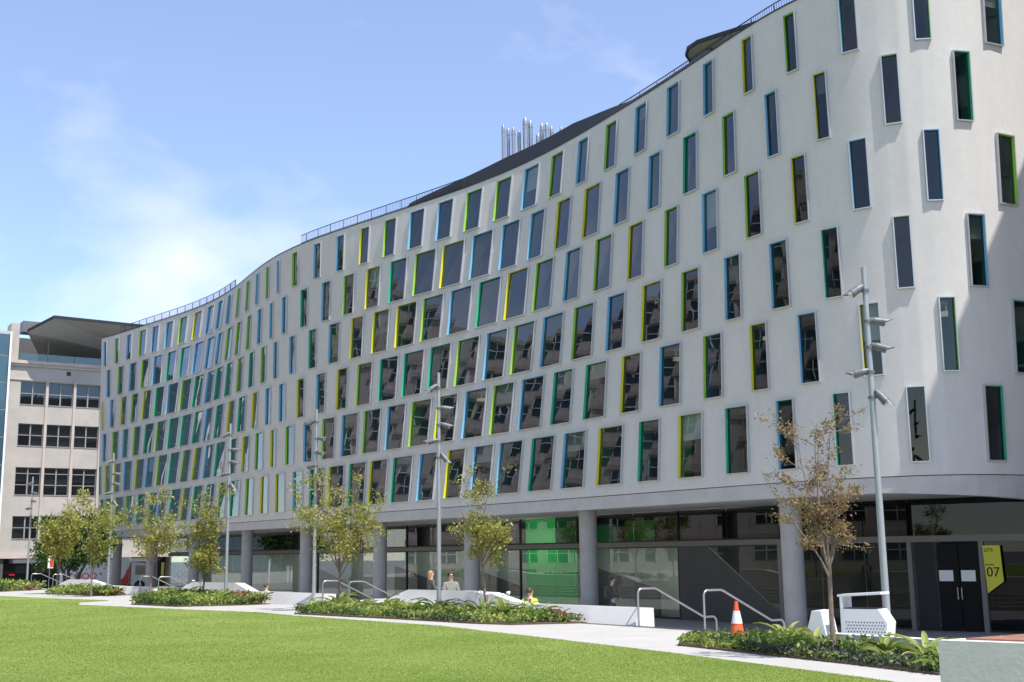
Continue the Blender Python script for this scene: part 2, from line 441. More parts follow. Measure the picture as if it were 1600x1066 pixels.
PARENT_INV = {}


def thing(name, label, cat, loc=(0, 0, 0), rz=0.0, group=None, world_parts=False):
    """an Empty at the thing's base; world_parts: its parts are given in world coordinates"""
    o = bpy.data.objects.new(name, None)
    o.empty_display_size = 0.2
    col.objects.link(o)
    o.location = loc
    o.rotation_euler = (0, 0, rz)
    tag(o, label, cat, group)
    if world_parts:
        mw = Matrix.Translation(loc) @ Matrix.Rotation(rz, 4, 'Z')
        PARENT_INV[o.name] = mw.inverted()
    return o


def tag(o, label, cat, group=None):
    o['label'] = label
    o['category'] = cat
    if group:
        o['group'] = group
    return o


def structure(o):
    o['kind'] = 'structure'
    return o


def stuff(o, label=None, cat=None):
    o['kind'] = 'stuff'
    if label:
        o['label'] = label
        o['category'] = cat
    return o


def copy_tree(o, parent=None):
    c = o.copy()
    col.objects.link(c)
    c.parent = parent
    for ch in o.children:
        copy_tree(ch, c)
    return c


def text_mesh(name, body, size, mtl, origin, xdir, ydir, parent=None, extrude=0.004, align='LEFT'):
    """flat lettering as a thin mesh lying in the plane of xdir and ydir"""
    cu = bpy.data.curves.new(name, 'FONT')
    cu.body = body
    cu.size = size
    cu.extrude = extrude
    cu.align_x = align
    tmp = bpy.data.objects.new(name, cu)
    col.objects.link(tmp)
    dg = bpy.context.evaluated_depsgraph_get()
    me = bpy.data.meshes.new_from_object(tmp.evaluated_get(dg))
    bpy.data.objects.remove(tmp)
    bpy.data.curves.remove(cu)
    x, y = Vector(xdir).normalized(), Vector(ydir).normalized()
    R = Matrix((x, y, x.cross(y))).transposed().to_4x4()
    R.translation = Vector(origin)
    me.transform(R)
    me.materials.clear()
    me.materials.append(mtl)
    me.name = name
    return link(name, me, parent)


# ---------------------------------------------------------------- the curved building
U_STEP = 0.68
FLOOR, SOFFIT, ZJ, ZP = -1.02, 3.38, 3.876, 19.924
SILL = {1: 4.257, 2: 6.956, 3: 9.568, 4: 12.254, 5: 14.817, 6: 17.469}
HEAD = {k: SILL[k] + (2.30 if k < 6 else 2.10) for k in SILL}
cx = np.array([p[0] for p in CURVE])
cy = np.array([p[1] for p in CURVE])
cc = np.array([p[2] for p in CURVE])
for i in range(3):                                   # a little further at the far end
    cx = np.append(cx, 2 * cx[-1] - cx[-2])
    cy = np.append(cy, 2 * cy[-1] - cy[-2])
    cc = np.append(cc, 0.85)
cu_ = np.arange(len(cx)) * U_STEP
tx, ty = np.gradient(cx), np.gradient(cy)
tn = np.hypot(tx, ty)
nx_, ny_ = -ty / tn, tx / tn                         # outward, towards the lawn
if nx_[60] * -cx[60] + ny_[60] * -cy[60] < 0:
    nx_, ny_ = -nx_, -ny_
nx_ = np.convolve(np.pad(nx_, 2, mode='edge'), np.ones(5) / 5, 'valid')
ny_ = np.convolve(np.pad(ny_, 2, mode='edge'), np.ones(5) / 5, 'valid')
U_END = 90.4


def curve_at(u):
    return np.array([np.interp(u, cu_, cx), np.interp(u, cu_, cy)])


def normal_at(u):
    v = np.array([np.interp(u, cu_, nx_), np.interp(u, cu_, ny_)])
    return v / np.hypot(*v)


def S(u, z, d=0.0):
    """point on the leaning, waving front: u along it, z up, d outwards"""
    g = (z - ZJ) / (ZP - ZJ)
    if u > 88.6:
        u = 88.6 + (u - 88.6) * (1.8 - 1.25 * max(g, 0)) / 1.8
    p = curve_at(u) + normal_at(u) * (np.interp(u, cu_, cc) * g + d)
    return (float(p[0]), float(p[1]), z)


def inset(u, k, z):
    p = curve_at(u) - normal_at(u) * k
    return (float(p[0]), float(p[1]), z)


bld = thing('curved_building', 'long white rendered building with a waving leaning front and coloured slot windows', 'building', (0.15, 50.5, FLOOR), world_parts=True)

us = set(np.round(np.arange(0, U_END, 0.5), 3)) | {U_END}
for k in WINDOWS:
    for a, b, c in WINDOWS[k]:
        us |= {a, b}
us = sorted(us)
zl = [ZJ]
for k in range(1, 7):
    zl += [SILL[k], HEAD[k]]
zl.append(ZP)
w = MB()
ids = {}
for j, z in enumerate(zl):
    for i, u in enumerate(us):
        ids[i, j] = len(w.v)
        w.v.append(S(u, z))
for j in range(len(zl) - 1):
    row = (j + 1) // 2 if j % 2 == 1 else None
    for i in range(len(us) - 1):
        mid = (us[i] + us[i + 1]) / 2
        if row and any(a < mid < b for a, b, c in WINDOWS[row]):
            continue
        w.f.append((ids[i, j], ids[i, j + 1], ids[i + 1, j + 1], ids[i + 1, j]))
# underside lip of the render at the joint, and the far end return
for i in range(len(us) - 1):
    w.quad(S(us[i], ZJ), S(us[i + 1], ZJ), S(us[i + 1], ZJ, -0.12), S(us[i], ZJ, -0.12))
e_in = np.array([0.818, 0.575])
for za, zb in ((ZJ, 9.0), (9.0, 14.0), (14.0, ZP)):
    a0, b0 = S(U_END, za), S(U_END, zb)
    w.quad(a0, (a0[0] + 12, a0[1] + 9, za), (b0[0] + 12, b0[1] + 9, zb), b0)
wall = w.build('wall', M['render'], bld, smooth='all')


def fascia_bottom(u):
    return SOFFIT - (0.05 * min(12.9 - u, 6) if u < 12.9 else 0)


fb = MB()
for i in range(len(us) - 1):
    a, b = us[i], us[i + 1]
    fb.quad(S(a, ZJ - 0.025, -0.035), S(b, ZJ - 0.025, -0.035), S(b, fascia_bottom(b), -0.035), S(a, fascia_bottom(a), -0.035))
    fb.quad(S(a, ZJ - 0.025, -0.035), S(a, ZJ - 0.025, -0.2), S(b, ZJ - 0.025, -0.2), S(b, ZJ - 0.025, -0.035))
    fb.quad(S(a, fascia_bottom(a), -0.035), S(b, fascia_bottom(b), -0.035), S(b, fascia_bottom(b), -0.35), S(a, fascia_bottom(a), -0.35))
fb.build('fascia_band', M['fascia'], bld, smooth='all')

BACK = [(-21.5, 106.3), (31.5, 52.0)]
front_low = [S(u, SOFFIT, -0.3)[:2] for u in np.arange(0, U_END, 1.0)] + [S(U_END, SOFFIT, -0.3)[:2]]
MB().poly(front_low + BACK, SOFFIT + 0.012).build('soffit', M['soffit'], bld)
front_top = [S(u, ZP, -0.02)[:2] for u in np.arange(0, U_END, 1.0)] + [S(U_END, ZP, -0.02)[:2]]
MB().poly(front_top + BACK, ZP - 0.25).build('roof', M['dark_wall'], bld)
bw = MB()
bw.quad((*BACK[0], SOFFIT), (*BACK[1], SOFFIT), (*BACK[1], ZP), (*BACK[0], ZP))
r0 = S(0, ZJ)
bw.quad((r0[0], r0[1], SOFFIT), (r0[0], r0[1], ZP), (*BACK[1], ZP), (*BACK[1], SOFFIT))
bw.build('rear_wall', M['render'], bld)

# rooms behind the windows: a dark rear partition and a floor at each storey
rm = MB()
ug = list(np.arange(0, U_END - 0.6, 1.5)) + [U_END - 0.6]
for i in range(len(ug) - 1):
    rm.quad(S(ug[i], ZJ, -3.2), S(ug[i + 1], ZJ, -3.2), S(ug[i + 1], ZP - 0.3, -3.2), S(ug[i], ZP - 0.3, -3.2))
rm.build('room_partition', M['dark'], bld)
for z in [ZJ + 0.1] + [(HEAD[k] + SILL[k + 1]) / 2 for k in range(1, 6)] + [ZP - 0.3]:
    sl = MB()
    for i in range(len(ug) - 1):
        sl.quad(S(ug[i], z, -0.15), S(ug[i + 1], z, -0.15), S(ug[i + 1], z, -3.2), S(ug[i], z, -3.2))
    sl.build('floor_slab', M['ceiling'], bld)

# windows: a projecting aluminium frame, coloured reveal, glass, and a coloured lining behind it
OUT_, REC, RING = 0.10, -0.012, 0.035
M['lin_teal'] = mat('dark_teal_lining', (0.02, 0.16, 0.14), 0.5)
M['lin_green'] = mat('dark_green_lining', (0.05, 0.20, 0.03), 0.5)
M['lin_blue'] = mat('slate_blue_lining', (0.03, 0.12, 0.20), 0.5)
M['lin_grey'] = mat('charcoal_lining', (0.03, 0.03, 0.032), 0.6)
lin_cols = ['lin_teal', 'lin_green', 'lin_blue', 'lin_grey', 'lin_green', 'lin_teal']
M['roller_blind'] = mat('pale_roller_blind', (0.5, 0.5, 0.47), 0.9)
for k in WINDOWS:
    z0, z1 = SILL[k], HEAD[k]
    for a, b, c in WINDOWS[k]:
        um = (a + b) / 2
        n3 = normal_at(um)
        P = {}
        for tag_, uu, zz in (('bl', b, z0), ('br', a, z0), ('tr', a, z1), ('tl', b, z1)):
            P[tag_] = Vector(S(uu, zz))
        nn = Vector((n3[0], n3[1], 0))
        su = (P['br'] - P['bl']).normalized()
        sv = (P['tl'] - P['bl']).normalized()
        order = ['bl', 'br', 'tr', 'tl']
        ins = {'bl': su * RING + sv * RING, 'br': -su * RING + sv * RING, 'tr': -su * RING - sv * RING, 'tl': su * RING - sv * RING}
        fr = MB()
        for i in range(4):
            p, q = order[i], order[(i + 1) % 4]
            fr.quad(P[p] + nn * OUT_, P[q] + nn * OUT_, P[q] + nn * OUT_ + ins[q], P[p] + nn * OUT_ + ins[p])
            fr.quad(P[p] - nn * 0.03, P[q] - nn * 0.03, P[q] + nn * OUT_, P[p] + nn * OUT_)
        sa, sb = P['bl'] + ins['bl'], P['br'] + ins['br']
        fr.quad(sa + nn * OUT_, sb + nn * OUT_, sb + nn * REC, sa + nn * REC)      # sill
        win = fr.build('window', M['alu'], bld)
        rv = MB()
        for p, q in (('br', 'tr'), ('tr', 'tl'), ('tl', 'bl')):
            A_, B_ = P[p] + ins[p], P[q] + ins[q]
            rv.quad(A_ + nn * (OUT_ - 0.002), B_ + nn * (OUT_ - 0.002), B_ + nn * REC, A_ + nn * REC)
        rv.build('reveal', M[c], win)
        pn = MB()
        pn.quad(*[P[o] + ins[o] + nn * REC for o in order])
        pn.build('pane', M['pane'], win)
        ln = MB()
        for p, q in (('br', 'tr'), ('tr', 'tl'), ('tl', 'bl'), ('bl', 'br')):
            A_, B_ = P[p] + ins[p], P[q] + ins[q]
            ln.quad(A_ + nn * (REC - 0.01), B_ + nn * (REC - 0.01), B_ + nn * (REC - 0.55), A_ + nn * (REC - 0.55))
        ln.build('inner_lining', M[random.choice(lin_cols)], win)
        if random.random() < 0.13:
            bf = random.uniform(0.25, 0.6)
            q_ = {o_: P[o_] + ins[o_] + nn * (REC - 0.12) for o_ in order}
            MB().quad(q_['tl'].lerp(q_['bl'], bf), q_['tr'].lerp(q_['br'], bf), q_['tr'], q_['tl']).build('roller_blind', M['roller_blind'], win)

# pendant lamps seen through the lower windows
for k, u in ((1, 30.3), (1, 26.0), (2, 27.6), (2, 23.2), (2, 37.0), (2, 18.0), (3, 25.0), (3, 20.4), (1, 20.6), (3, 16.0), (2, 10.0), (4, 17.0), (2, 8.2)):
    c0 = Vector(S(u, HEAD[k] - 0.25, -1.5))
    lp = MB().lathe(c0, [(0.3, 0.0), (0.34, 0.03), (0.2, 0.09), (0.02, 0.1)], 16)
    lp.cyl(c0 + Vector((0, 0, 0.1)), c0 + Vector((0, 0, 0.3)), 0.012, n=6)
    lp.build('ceiling_lamp', M['lamp_disc'], bld)

# coping, railings, roof screen, canopy, flues
cp = MB()
ut = list(np.arange(0, U_END, 0.5)) + [U_END]
for i in range(len(ut) - 1):
    a, b = ut[i], ut[i + 1]
    cp.quad(S(a, ZP - 0.02, 0.025), S(b, ZP - 0.02, 0.025), S(b, ZP + 0.035, 0.025), S(a, ZP + 0.035, 0.025))
    cp.quad(S(a, ZP + 0.035, 0.025), S(b, ZP + 0.035, 0.025), S(b, ZP + 0.035, -0.3), S(a, ZP + 0.035, -0.3))
    cp.quad(S(a, ZP + 0.035, -0.3), S(b, ZP + 0.035, -0.3), S(b, ZP - 0.25, -0.3), S(a, ZP - 0.25, -0.3))
cp.build('coping', M['black_metal'], bld)


def railing(u0, u1, d, hgt, step=1.25):
    rl = MB()
    pts = [S(u, ZP, d) for u in np.arange(u0, u1, 0.5)] + [S(u1, ZP, d)]
    rl.tube([(p[0], p[1], ZP + hgt) for p in pts], 0.024, 6)
    rl.tube([(p[0], p[1], ZP + 0.1) for p in pts], 0.014, 5)
    for u in np.arange(u0, u1, 0.125):
        p = S(u, ZP, d)
        rl.cyl((p[0], p[1], ZP), (p[0], p[1], ZP + hgt), 0.0075, n=4, caps=False)
    o = rl.build('railing', M['black_metal'], bld)
    for u in np.arange(u0, u1 + 0.01, step):
        p = S(u, ZP, d)
        MB().box((p[0], p[1], ZP + hgt * 0.45), (0.035, 0.06, hgt * 0.9)).build('railing_post', M['black_metal'], o)


railing(65.3, 86.2, -0.06, 0.56)
railing(38.2, 52.6, -0.06, 0.56)
railing(13.6, 26.4, -0.5, 0.62)
sc_ = MB()
uu = list(np.arange(19.6, 42.9, 0.4))


def screen_h(u):
    return 0.30 + 0.62 * min(1, max(0, (42.8 - u) / 7.5)) ** 0.8 * min(1, max(0, (u - 25.4) / 4.5)) ** 0.8


for i in range(len(uu) - 1):
    a, b = uu[i], uu[i + 1]
    sc_.quad(S(a, ZP + 0.03, -0.08), S(b, ZP + 0.03, -0.08), S(b, ZP + 0.05 + screen_h(b), -0.28), S(a, ZP + 0.05 + screen_h(a), -0.28))
    sc_.quad(S(a, ZP + 0.05 + screen_h(a), -0.28), S(b, ZP + 0.05 + screen_h(b), -0.28), S(b, ZP + 0.05 + screen_h(b), -4), S(a, ZP + 0.05 + screen_h(a), -4))
sc_.build('roof_screen', M['screen'], bld)

# rooftop canopy with a rounded end
rim = [(7.54, 45.9), (7.25, 45.2), (7.24, 44.6), (7.53, 44.0), (8.2, 43.44), (8.97, 42.83), (9.6, 42.3), (12.5, 43.2), (12.2, 46.5), (9.5, 47.4)]
CZ = 21.62
cn = MB().prism(rim, CZ, CZ + 0.1)
canopy = cn.build('canopy', mat('canopy_board', (0.62, 0.61, 0.58), 0.8), bld)
rm2 = MB()
for i in range(len(rim)):
    a, b = Vector((*rim[i], 0)), Vector((*rim[(i + 1) % len(rim)], 0))
    dn = (b - a).normalized()
    c_ = (a + b) / 2
    rm2.box((c_.x, c_.y, CZ + 0.04), ((b - a).length + 0.06, 0.07, 0.15), math.atan2(dn.y, dn.x))
rm2.build('canopy_rim', M['black_metal'], canopy)
for p in ((8.1, 44.6), (11.5, 44.8)):
    MB().cyl((p[0], p[1], ZP - 0.2), (p[0], p[1], CZ), 0.08, n=10).build('canopy_post', M['black_metal'], canopy)

FL = [(-0.5, 37.49, 1), (-0.09, 37.37, 1), (0.34, 37.25, 1), (0.83, 37.13, 1), (1.36, 38.09, 1.35), (1.8, 38.03, 1.2), (2.42, 36.65, 1.1), (2.78, 37.73, 1.1), (3.17, 37.61, 1.1), (3.6, 37.49, 1.05), (4.39, 37.25, 1.05)]
for i, (x, z, kk) in enumerate(FL):
    X, Y, Z, rr = x * 0.68, 64.6 + (i % 2) * 0.35, 1.7 + 0.68 * (z - 1.7), 0.108 * kk
    f_ = MB().lathe((X, Y, 0), [(rr, ZP - 0.25), (rr, Z - 0.42), (rr * 1.12, Z - 0.42), (rr * 1.12, Z - 0.36), (rr, Z - 0.36), (rr, Z - 0.16), (rr * 0.6, Z), (rr * 0.5, Z)], 14)
    for zz in np.arange(ZP + 0.5, Z - 0.6, 0.9):
        f_.lathe((X, Y, 0), [(rr * 1.05, zz), (rr * 1.05, zz + 0.03)], 14)
    f_.build('flue', M['steel'], bld, smooth=True)
ff = MB()
for X0, X1 in ((-0.45, 0.75),):
    for z in (ZP + 2.9, ZP + 3.55):
        for y in (64.2, 65.4):
            ff.box(((X0 + X1) / 2, y, z), (X1 - X0, 0.07, 0.09))
        for x in (X0, X1):
            ff.box((x, 64.8, z), (0.07, 1.2, 0.09))
    for x in (X0, X1):
        for y in (64.2, 65.4):
            ff.box((x, y, ZP + 1.7), (0.08, 0.08, 3.8))
ff.build('flue_frame', M['gal'], bld)

# columns
for u, k in ((16.83, 0.85), (27.64, 0.85), (35.98, 0.85), (44.47, 0.85), (53.09, 0.85), (61.33, 0.85), (70.31, 0.85), (79.14, 0.85), (87.6, 0.85), (6.0, 0.85), (89.2, 4.3), (85.2, 6.5)):
    p = inset(u, k, 0)
    MB().cyl((p[0], p[1], FLOOR - 0.02), (p[0], p[1], SOFFIT + 0.03), 0.36, 0.36, 28).build('column', M['column'], bld, smooth=True)

# ground floor wall, set back under the building
GI, BEAM0, BEAM1 = 4.76, 1.93, 2.14


def gw(u, z, d=0.0):
    return inset(u, GI - d, z)


def pane_strip(name, u0, u1, z0, z1, mtl, parent, d=0.0):
    mb = MB()
    k = max(1, int((u1 - u0) / 1.0))
    q = np.linspace(u0, u1, k + 1)
    for i in range(k):
        mb.quad(gw(q[i], z0, d), gw(q[i], z1, d), gw(q[i + 1], z1, d), gw(q[i + 1], z0, d))
    return mb.build(name, mtl, parent)


edges = list(np.linspace(26.6, 86.5, 23))
for i in range(len(edges) - 1):
    a, b = edges[i], edges[i + 1]
    pane_strip('lower_glass', a + 0.02, b - 0.02, FLOOR + 0.08, BEAM0, M['shop_glass'], bld)
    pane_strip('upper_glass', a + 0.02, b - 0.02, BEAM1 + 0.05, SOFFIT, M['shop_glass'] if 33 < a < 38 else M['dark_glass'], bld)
    p0, p1 = gw(a, FLOOR), gw(a, SOFFIT)
    if i % 4 == 0:
        MB().box((p0[0], p0[1], (FLOOR + SOFFIT) / 2), (0.06, 0.12, SOFFIT - FLOOR), math.atan2(*(-normal_at(a))[::-1]) + math.pi / 2).build('mullion', M['black_metal'], bld)
bm = MB()
tb = MB()
tb2 = MB()
tb3 = MB()
q = list(np.arange(21.0, 86.6, 1.0)) + [86.6]
for i in range(len(q) - 1):
    a, b = q[i], q[i + 1]
    bm.quad(gw(a, BEAM0, 0.08), gw(b, BEAM0, 0.08), gw(b, BEAM1, 0.08), gw(a, BEAM1, 0.08))
    bm.quad(gw(a, BEAM1, 0.08), gw(b, BEAM1, 0.08), gw(b, BEAM1, -0.1), gw(a, BEAM1, -0.1))
    bm.quad(gw(a, BEAM0, 0.08), gw(a, BEAM0, -0.1), gw(b, BEAM0, -0.1), gw(b, BEAM0, 0.08))
    tb.quad(gw(a, BEAM1, 0.02), gw(b, BEAM1, 0.02), gw(b, BEAM1 + 0.06, 0.02), gw(a, BEAM1 + 0.06, 0.02))
    tb2.quad(gw(a, FLOOR, 0.03), gw(b, FLOOR, 0.03), gw(b, FLOOR + 0.09, 0.03), gw(a, FLOOR + 0.09, 0.03))
    tb3.quad(gw(a, BEAM0 - 0.05, 0.02), gw(b, BEAM0 - 0.05, 0.02), gw(b, BEAM0, 0.02), gw(a, BEAM0, 0.02))
for u in np.arange(23.0, 86.0, 4.2):  # added glowing strips, hidden behind the transom to brighten the lobby
    a0, a1 = Vector(gw(u, BEAM0 + 0.12, -0.3)), Vector(gw(u + 3.0, BEAM0 + 0.12, -0.3))
    dl = a1 - a0
    MB().box((a0 + a1) / 2 + Vector((0, 0, -0.04)), (dl.length, 0.16, 0.05), math.atan2(dl.y, dl.x)).build('hidden_fill_strip', M['fill_strip'], bld)
bm.build('transom', M['beam'], bld)
for t_b in (tb, tb2, tb3):
    t_b.build('glazing_rail', M['black_metal'], bld)
# inside: pale rear wall, floor, stair flank walls, green walls
ir = MB()
q = list(np.arange(14.0, 86.6, 1.5)) + [86.6]
for i in range(len(q) - 1):
    a, b = q[i], q[i + 1]
    ir.quad(gw(a, FLOOR, -2.6), gw(b, FLOOR, -2.6), gw(b, BEAM1, -2.6), gw(a, BEAM1, -2.6))
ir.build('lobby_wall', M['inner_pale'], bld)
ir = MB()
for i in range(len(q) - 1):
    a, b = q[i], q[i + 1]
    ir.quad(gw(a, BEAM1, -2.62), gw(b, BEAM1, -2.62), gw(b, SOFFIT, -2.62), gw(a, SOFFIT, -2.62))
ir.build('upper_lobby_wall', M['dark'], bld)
for a, b, z0, z1, d in ((34.4, 38.4, -0.75, SOFFIT, -1.0), (29.3, 31.2, 2.2, 3.1, -1.2), (32.0, 33.4, 2.2, 3.0, -1.4)):
    pane_strip('green_panel', a, b, z0, z1, M['green_wall'], bld, d)
for a, b in ((62.0, 57.5), (51.5, 46.5), (44.0, 39.0), (33.5, 29.0)):
    st = MB()
    A0, A1 = gw(a, FLOOR, -1.0), gw(b, FLOOR, -1.0)
    st.quad(A0, A1, (A1[0], A1[1], 0.1), (A0[0], A0[1], 1.1))
    A0, A1 = gw(a, FLOOR, -1.15), gw(b, FLOOR, -1.15)
    st.quad(A0, (A0[0], A0[1], 1.1), (A1[0], A1[1], 0.1), A1)
    st.build('stair_flank', M['dark_wall'], bld)

# charcoal wall with the raking window beside the entrance
def wl_poly(name, uz, mtl, d):
    pts = [Vector(gw(u, z, d)) for u, z in uz]
    return MB().add(pts, [tuple(range(len(pts)))]).build(name, mtl, bld)


wl_poly('raking_wall', [(26.6, FLOOR), (26.6, BEAM0), (24.9, BEAM0)] + [(24.9 - t * 3.9, BEAM0 - t * 2.6) for t in (0.33, 0.66, 1.0)] + [(21.0, FLOOR), (23.0, FLOOR), (25.0, FLOOR)], M['dark_wall'], 0.05)
wl_poly('raking_glass', [(24.9, BEAM0), (23.0, BEAM0), (21.0, BEAM0), (21.0, BEAM0 - 2.6), (22.3, BEAM0 - 1.73), (23.6, BEAM0 - 0.87)], M['dark_glass'], 0.0)
for a, b in ((26.6, 23.8), (23.8, 21.0)):
    pane_strip('upper_glass', a + 0.02 - (a - b), a - 0.02, BEAM1 + 0.05, SOFFIT, M['dark_glass'], bld)
# entrance front, two straight runs to the right
R0 = Vector(gw(21.0, 0)).to_2d()
R1, R2, R3 = Vector((13.6, 41.2)), Vector((15.6, 39.4)), Vector((17.6, 37.7))


def run(A_, B_, t, z, d=0.0):
    dn = (B_ - A_).normalized()
    nn = Vector((-dn.y, dn.x))
    if nn.y > 0:
        nn = -nn
    p = A_ + (B_ - A_) * t + nn * d
    return (p.x, p.y, z)


def run_quad(name, A_, B_, t0, t1, z0, z1, mtl, d=0.0):
    return MB().quad(run(A_, B_, t0, z0, d), run(A_, B_, t1, z0, d), run(A_, B_, t1, z1, d), run(A_, B_, t0, z1, d)).build(name, mtl, bld)


for i in range(3):
    run_quad('entrance_glass', R0, R1, i / 3 + 0.004, (i + 1) / 3 - 0.004, FLOOR + 0.08, BEAM0, M['dark_glass'])
    run_quad('upper_glass', R0, R1, i / 3 + 0.004, (i + 1) / 3 - 0.004, BEAM1, SOFFIT, M['dark_glass'])
run_quad('transom', R0, R1, 0, 1, BEAM0, BEAM1, M['beam'], 0.06)
run_quad('transom', R1, R3, 0, 1, BEAM0, BEAM1, M['beam'], 0.06)
run_quad('upper_glass', R1, R3, 0, 1, BEAM1, SOFFIT, M['dark_glass'])
rear_ = [Vector((11.5, 47.8)), Vector((15.2, 44.0)), Vector((20.3, 40.2))]
MB().quad((*rear_[0], FLOOR), (*rear_[1], FLOOR), (*rear_[1], SOFFIT), (*rear_[0], SOFFIT)).quad((*rear_[1], FLOOR), (*rear_[2], FLOOR), (*rear_[2], SOFFIT), (*rear_[1], SOFFIT)).build('entrance_hall_wall', M['dark'], bld)
for A_, B_, t in ((R0, R1, 0.0), (R0, R1, 1.0), (R1, R3, 0.46), (R1, R3, 0.98)):
    p = run(A_, B_, t, 0)
    MB().box((p[0], p[1], (FLOOR + BEAM0) / 2), (0.16, 0.16, BEAM0 - FLOOR), -0.72).build('entrance_post', M['beam'], bld)
run_quad('side_panel', R1, R3, 0.03, 0.16, FLOOR, BEAM0, mat('side_panel', (0.035, 0.035, 0.034), 0.7, spec=0.2), -0.02)
for t0, t1, th in ((0.17, 0.305, 0.295), (0.31, 0.445, 0.32)):
    dr = run_quad('door', R1, R3, t0, t1, FLOOR + 0.02, BEAM0 - 0.03, mat('door_black', (0.010, 0.010, 0.010), 0.6, spec=0.15), -0.05)
    hb = MB()
    h0 = run(R1, R3, th, 0.05, 0.05)
    hb.cyl((h0[0], h0[1], 0.02), (h0[0], h0[1], 0.42), 0.018, n=8)
    for z in (0.08, 0.36):
        g0 = run(R1, R3, th, z, -0.05)
        hb.cyl(g0, (h0[0], h0[1], z), 0.01, n=6)
    hb.build('handle', M['steel'], dr)
    pa = (t0 + t1) / 2 - 0.015
    pp = MB()
    pp.quad(run(R1, R3, pa - 0.045, 0.62, -0.04), run(R1, R3, pa + 0.045, 0.62, -0.04), run(R1, R3, pa + 0.045, 0.98, -0.04), run(R1, R3, pa - 0.045, 0.98, -0.04))
    nt = pp.build('door_notice', M['white'], dr)
run_quad('entrance_glass', R1, R3, 0.48, 0.97, FLOOR + 0.08, BEAM0, M['dark_glass'])

# ---------------------------------------------------------------- the ground
E0 = Vector((4.23, 26.58))
DV = Vector((-0.575, 0.818))                    # along the terrace edge, away from the camera
EV = Vector((0.818, 0.575))                     # from the edge towards the building


def ed(t, e, z=None):
    p = E0 + DV * t + EV * e
    return (p.x, p.y) if z is None else (p.x, p.y, z)


structure(MB().poly([(-600, -300), (600, -300), (600, 900), (-600, 900)], FLOOR - 0.012).build('street', M['pave']))
structure(MB().poly([ed(-40, 0.0), ed(-40, 45), ed(75, 24), ed(75, 0.0)], FLOOR).build('forecourt', M['forecourt']))
# raised terrace: path slab with a real edge
terr = [ed(-48, 0), ed(72, 0), (-60, 90), (-60, -25), (20, -25)]
structure(MB().prism(terr, FLOOR - 0.01, 0.0).build('path', M['path']))
# steps down to the forecourt
RIS, TRD, NST = 0.17, 0.38, 6
for i in range(1, NST):
    z = -RIS * i
    structure(MB().prism([ed(-30, TRD * (i - 1) + 0.001), ed(60, TRD * (i - 1) + 0.001), ed(60, TRD * i), ed(-30, TRD * i)], FLOOR - 0.005, z).build('step', M['conc']))


def step_z(e):
    return 0.0 if e < 0 else max(FLOOR, -RIS * (int(e / TRD) + 1))


# drain grating along the top step
dr = thing('drain_grating', 'narrow slotted drain grating along the top of the steps', 'drain', ed(0, -0.25, 0.0), world_parts=True)
fr_ = MB()
for s in (-0.34, -0.12):
    a, b = ed(-3.5, s), ed(7.0, s)
    c_ = ((a[0] + b[0]) / 2, (a[1] + b[1]) / 2)
    fr_.box((*c_, 0.006), (10.5, 0.025, 0.012), math.atan2(DV.y, DV.x))
fr_.build('grate_frame', M['steel'], dr)
slots = MB()
for t in np.arange(-3.4, 7.0, 0.10):
    p = ed(t, -0.23)
    slots.box((p[0], p[1], 0.004), (0.035, 0.19, 0.008), math.atan2(DV.y, DV.x))
stuff(slots.build('slots', M['black_metal'], dr))

# lawn: slightly raised turf with blades
LAWN = [(-25.03, 58.44), (-20.5, 53.6), (-16.97, 50.19), (-17.6, 48.6), (-16.54, 45.69), (-10.72, 39.96), (-7.86, 37.4), (-6.5, 35.2), (-1.89, 29.29), (0.65, 24.47), (2.45, 20.95), (4.58, 16.38), (5.1, 15.0), (8.5, 7.0), (10, -20), (-55, -20), (-55, 58.4)]


def lawn_mat():
    mt, n, l, b = new_mat('turf')
    t = n.new('ShaderNodeTexCoord')
    a = n.new('ShaderNodeTexNoise')
    a.inputs['Scale'].default_value = 0.35
    a.inputs['Detail'].default_value = 8
    a.inputs['Roughness'].default_value = 0.7
    r = n.new('ShaderNodeValToRGB')
    r.color_ramp.elements[0].position = 0.32
    r.color_ramp.elements[0].color = (0.125, 0.19, 0.028, 1)
    r.color_ramp.elements[1].position = 0.70
    r.color_ramp.elements[1].color = (0.215, 0.270, 0.062, 1)
    l.new(t.outputs['Object'], a.inputs['Vector'])
    l.new(a.outputs['Fac'], r.inputs['Fac'])
    l.new(r.outputs['Color'], b.inputs['Base Color'])
    b.inputs['Roughness'].default_value = 0.8
    b.inputs['Specular IOR Level'].default_value = 0.2
    return mt


M['turf'] = lawn_mat()
structure(MB().prism(LAWN, 0.002, 0.025).build('lawn', M['turf']))


def inside(poly, x, y):
    r = np.zeros(len(x), bool)
    n = len(poly)
    for i in range(n):
        x0, y0 = poly[i]
        x1, y1 = poly[(i + 1) % n]
        c = ((y0 > y) != (y1 > y)) & (x < (x1 - x0) * (y - y0) / (y1 - y0 + 1e-12) + x0)
        r ^= c
    return r


def tone_attr(me, vals):
    at = me.attributes.new('tone', 'FLOAT', 'FACE')
    at.data.foreach_set('value', np.asarray(vals, np.float32))


def tri_mesh(name, V, F, mtl, parent=None, tone=None):
    me = bpy.data.meshes.new(name)
    me.vertices.add(len(V))
    me.vertices.foreach_set('co', np.asarray(V, np.float32).ravel())
    k = F.shape[1]
    me.loops.add(F.size)
    me.loops.foreach_set('vertex_index', F.astype(np.int32).ravel())
    me.polygons.add(len(F))
    me.polygons.foreach_set('loop_start', np.arange(0, F.size, k, dtype=np.int32))
    me.update(calc_edges=True)
    if tone is not None:
        tone_attr(me, tone)
    me.materials.append(mtl)
    return link(name, me, parent)


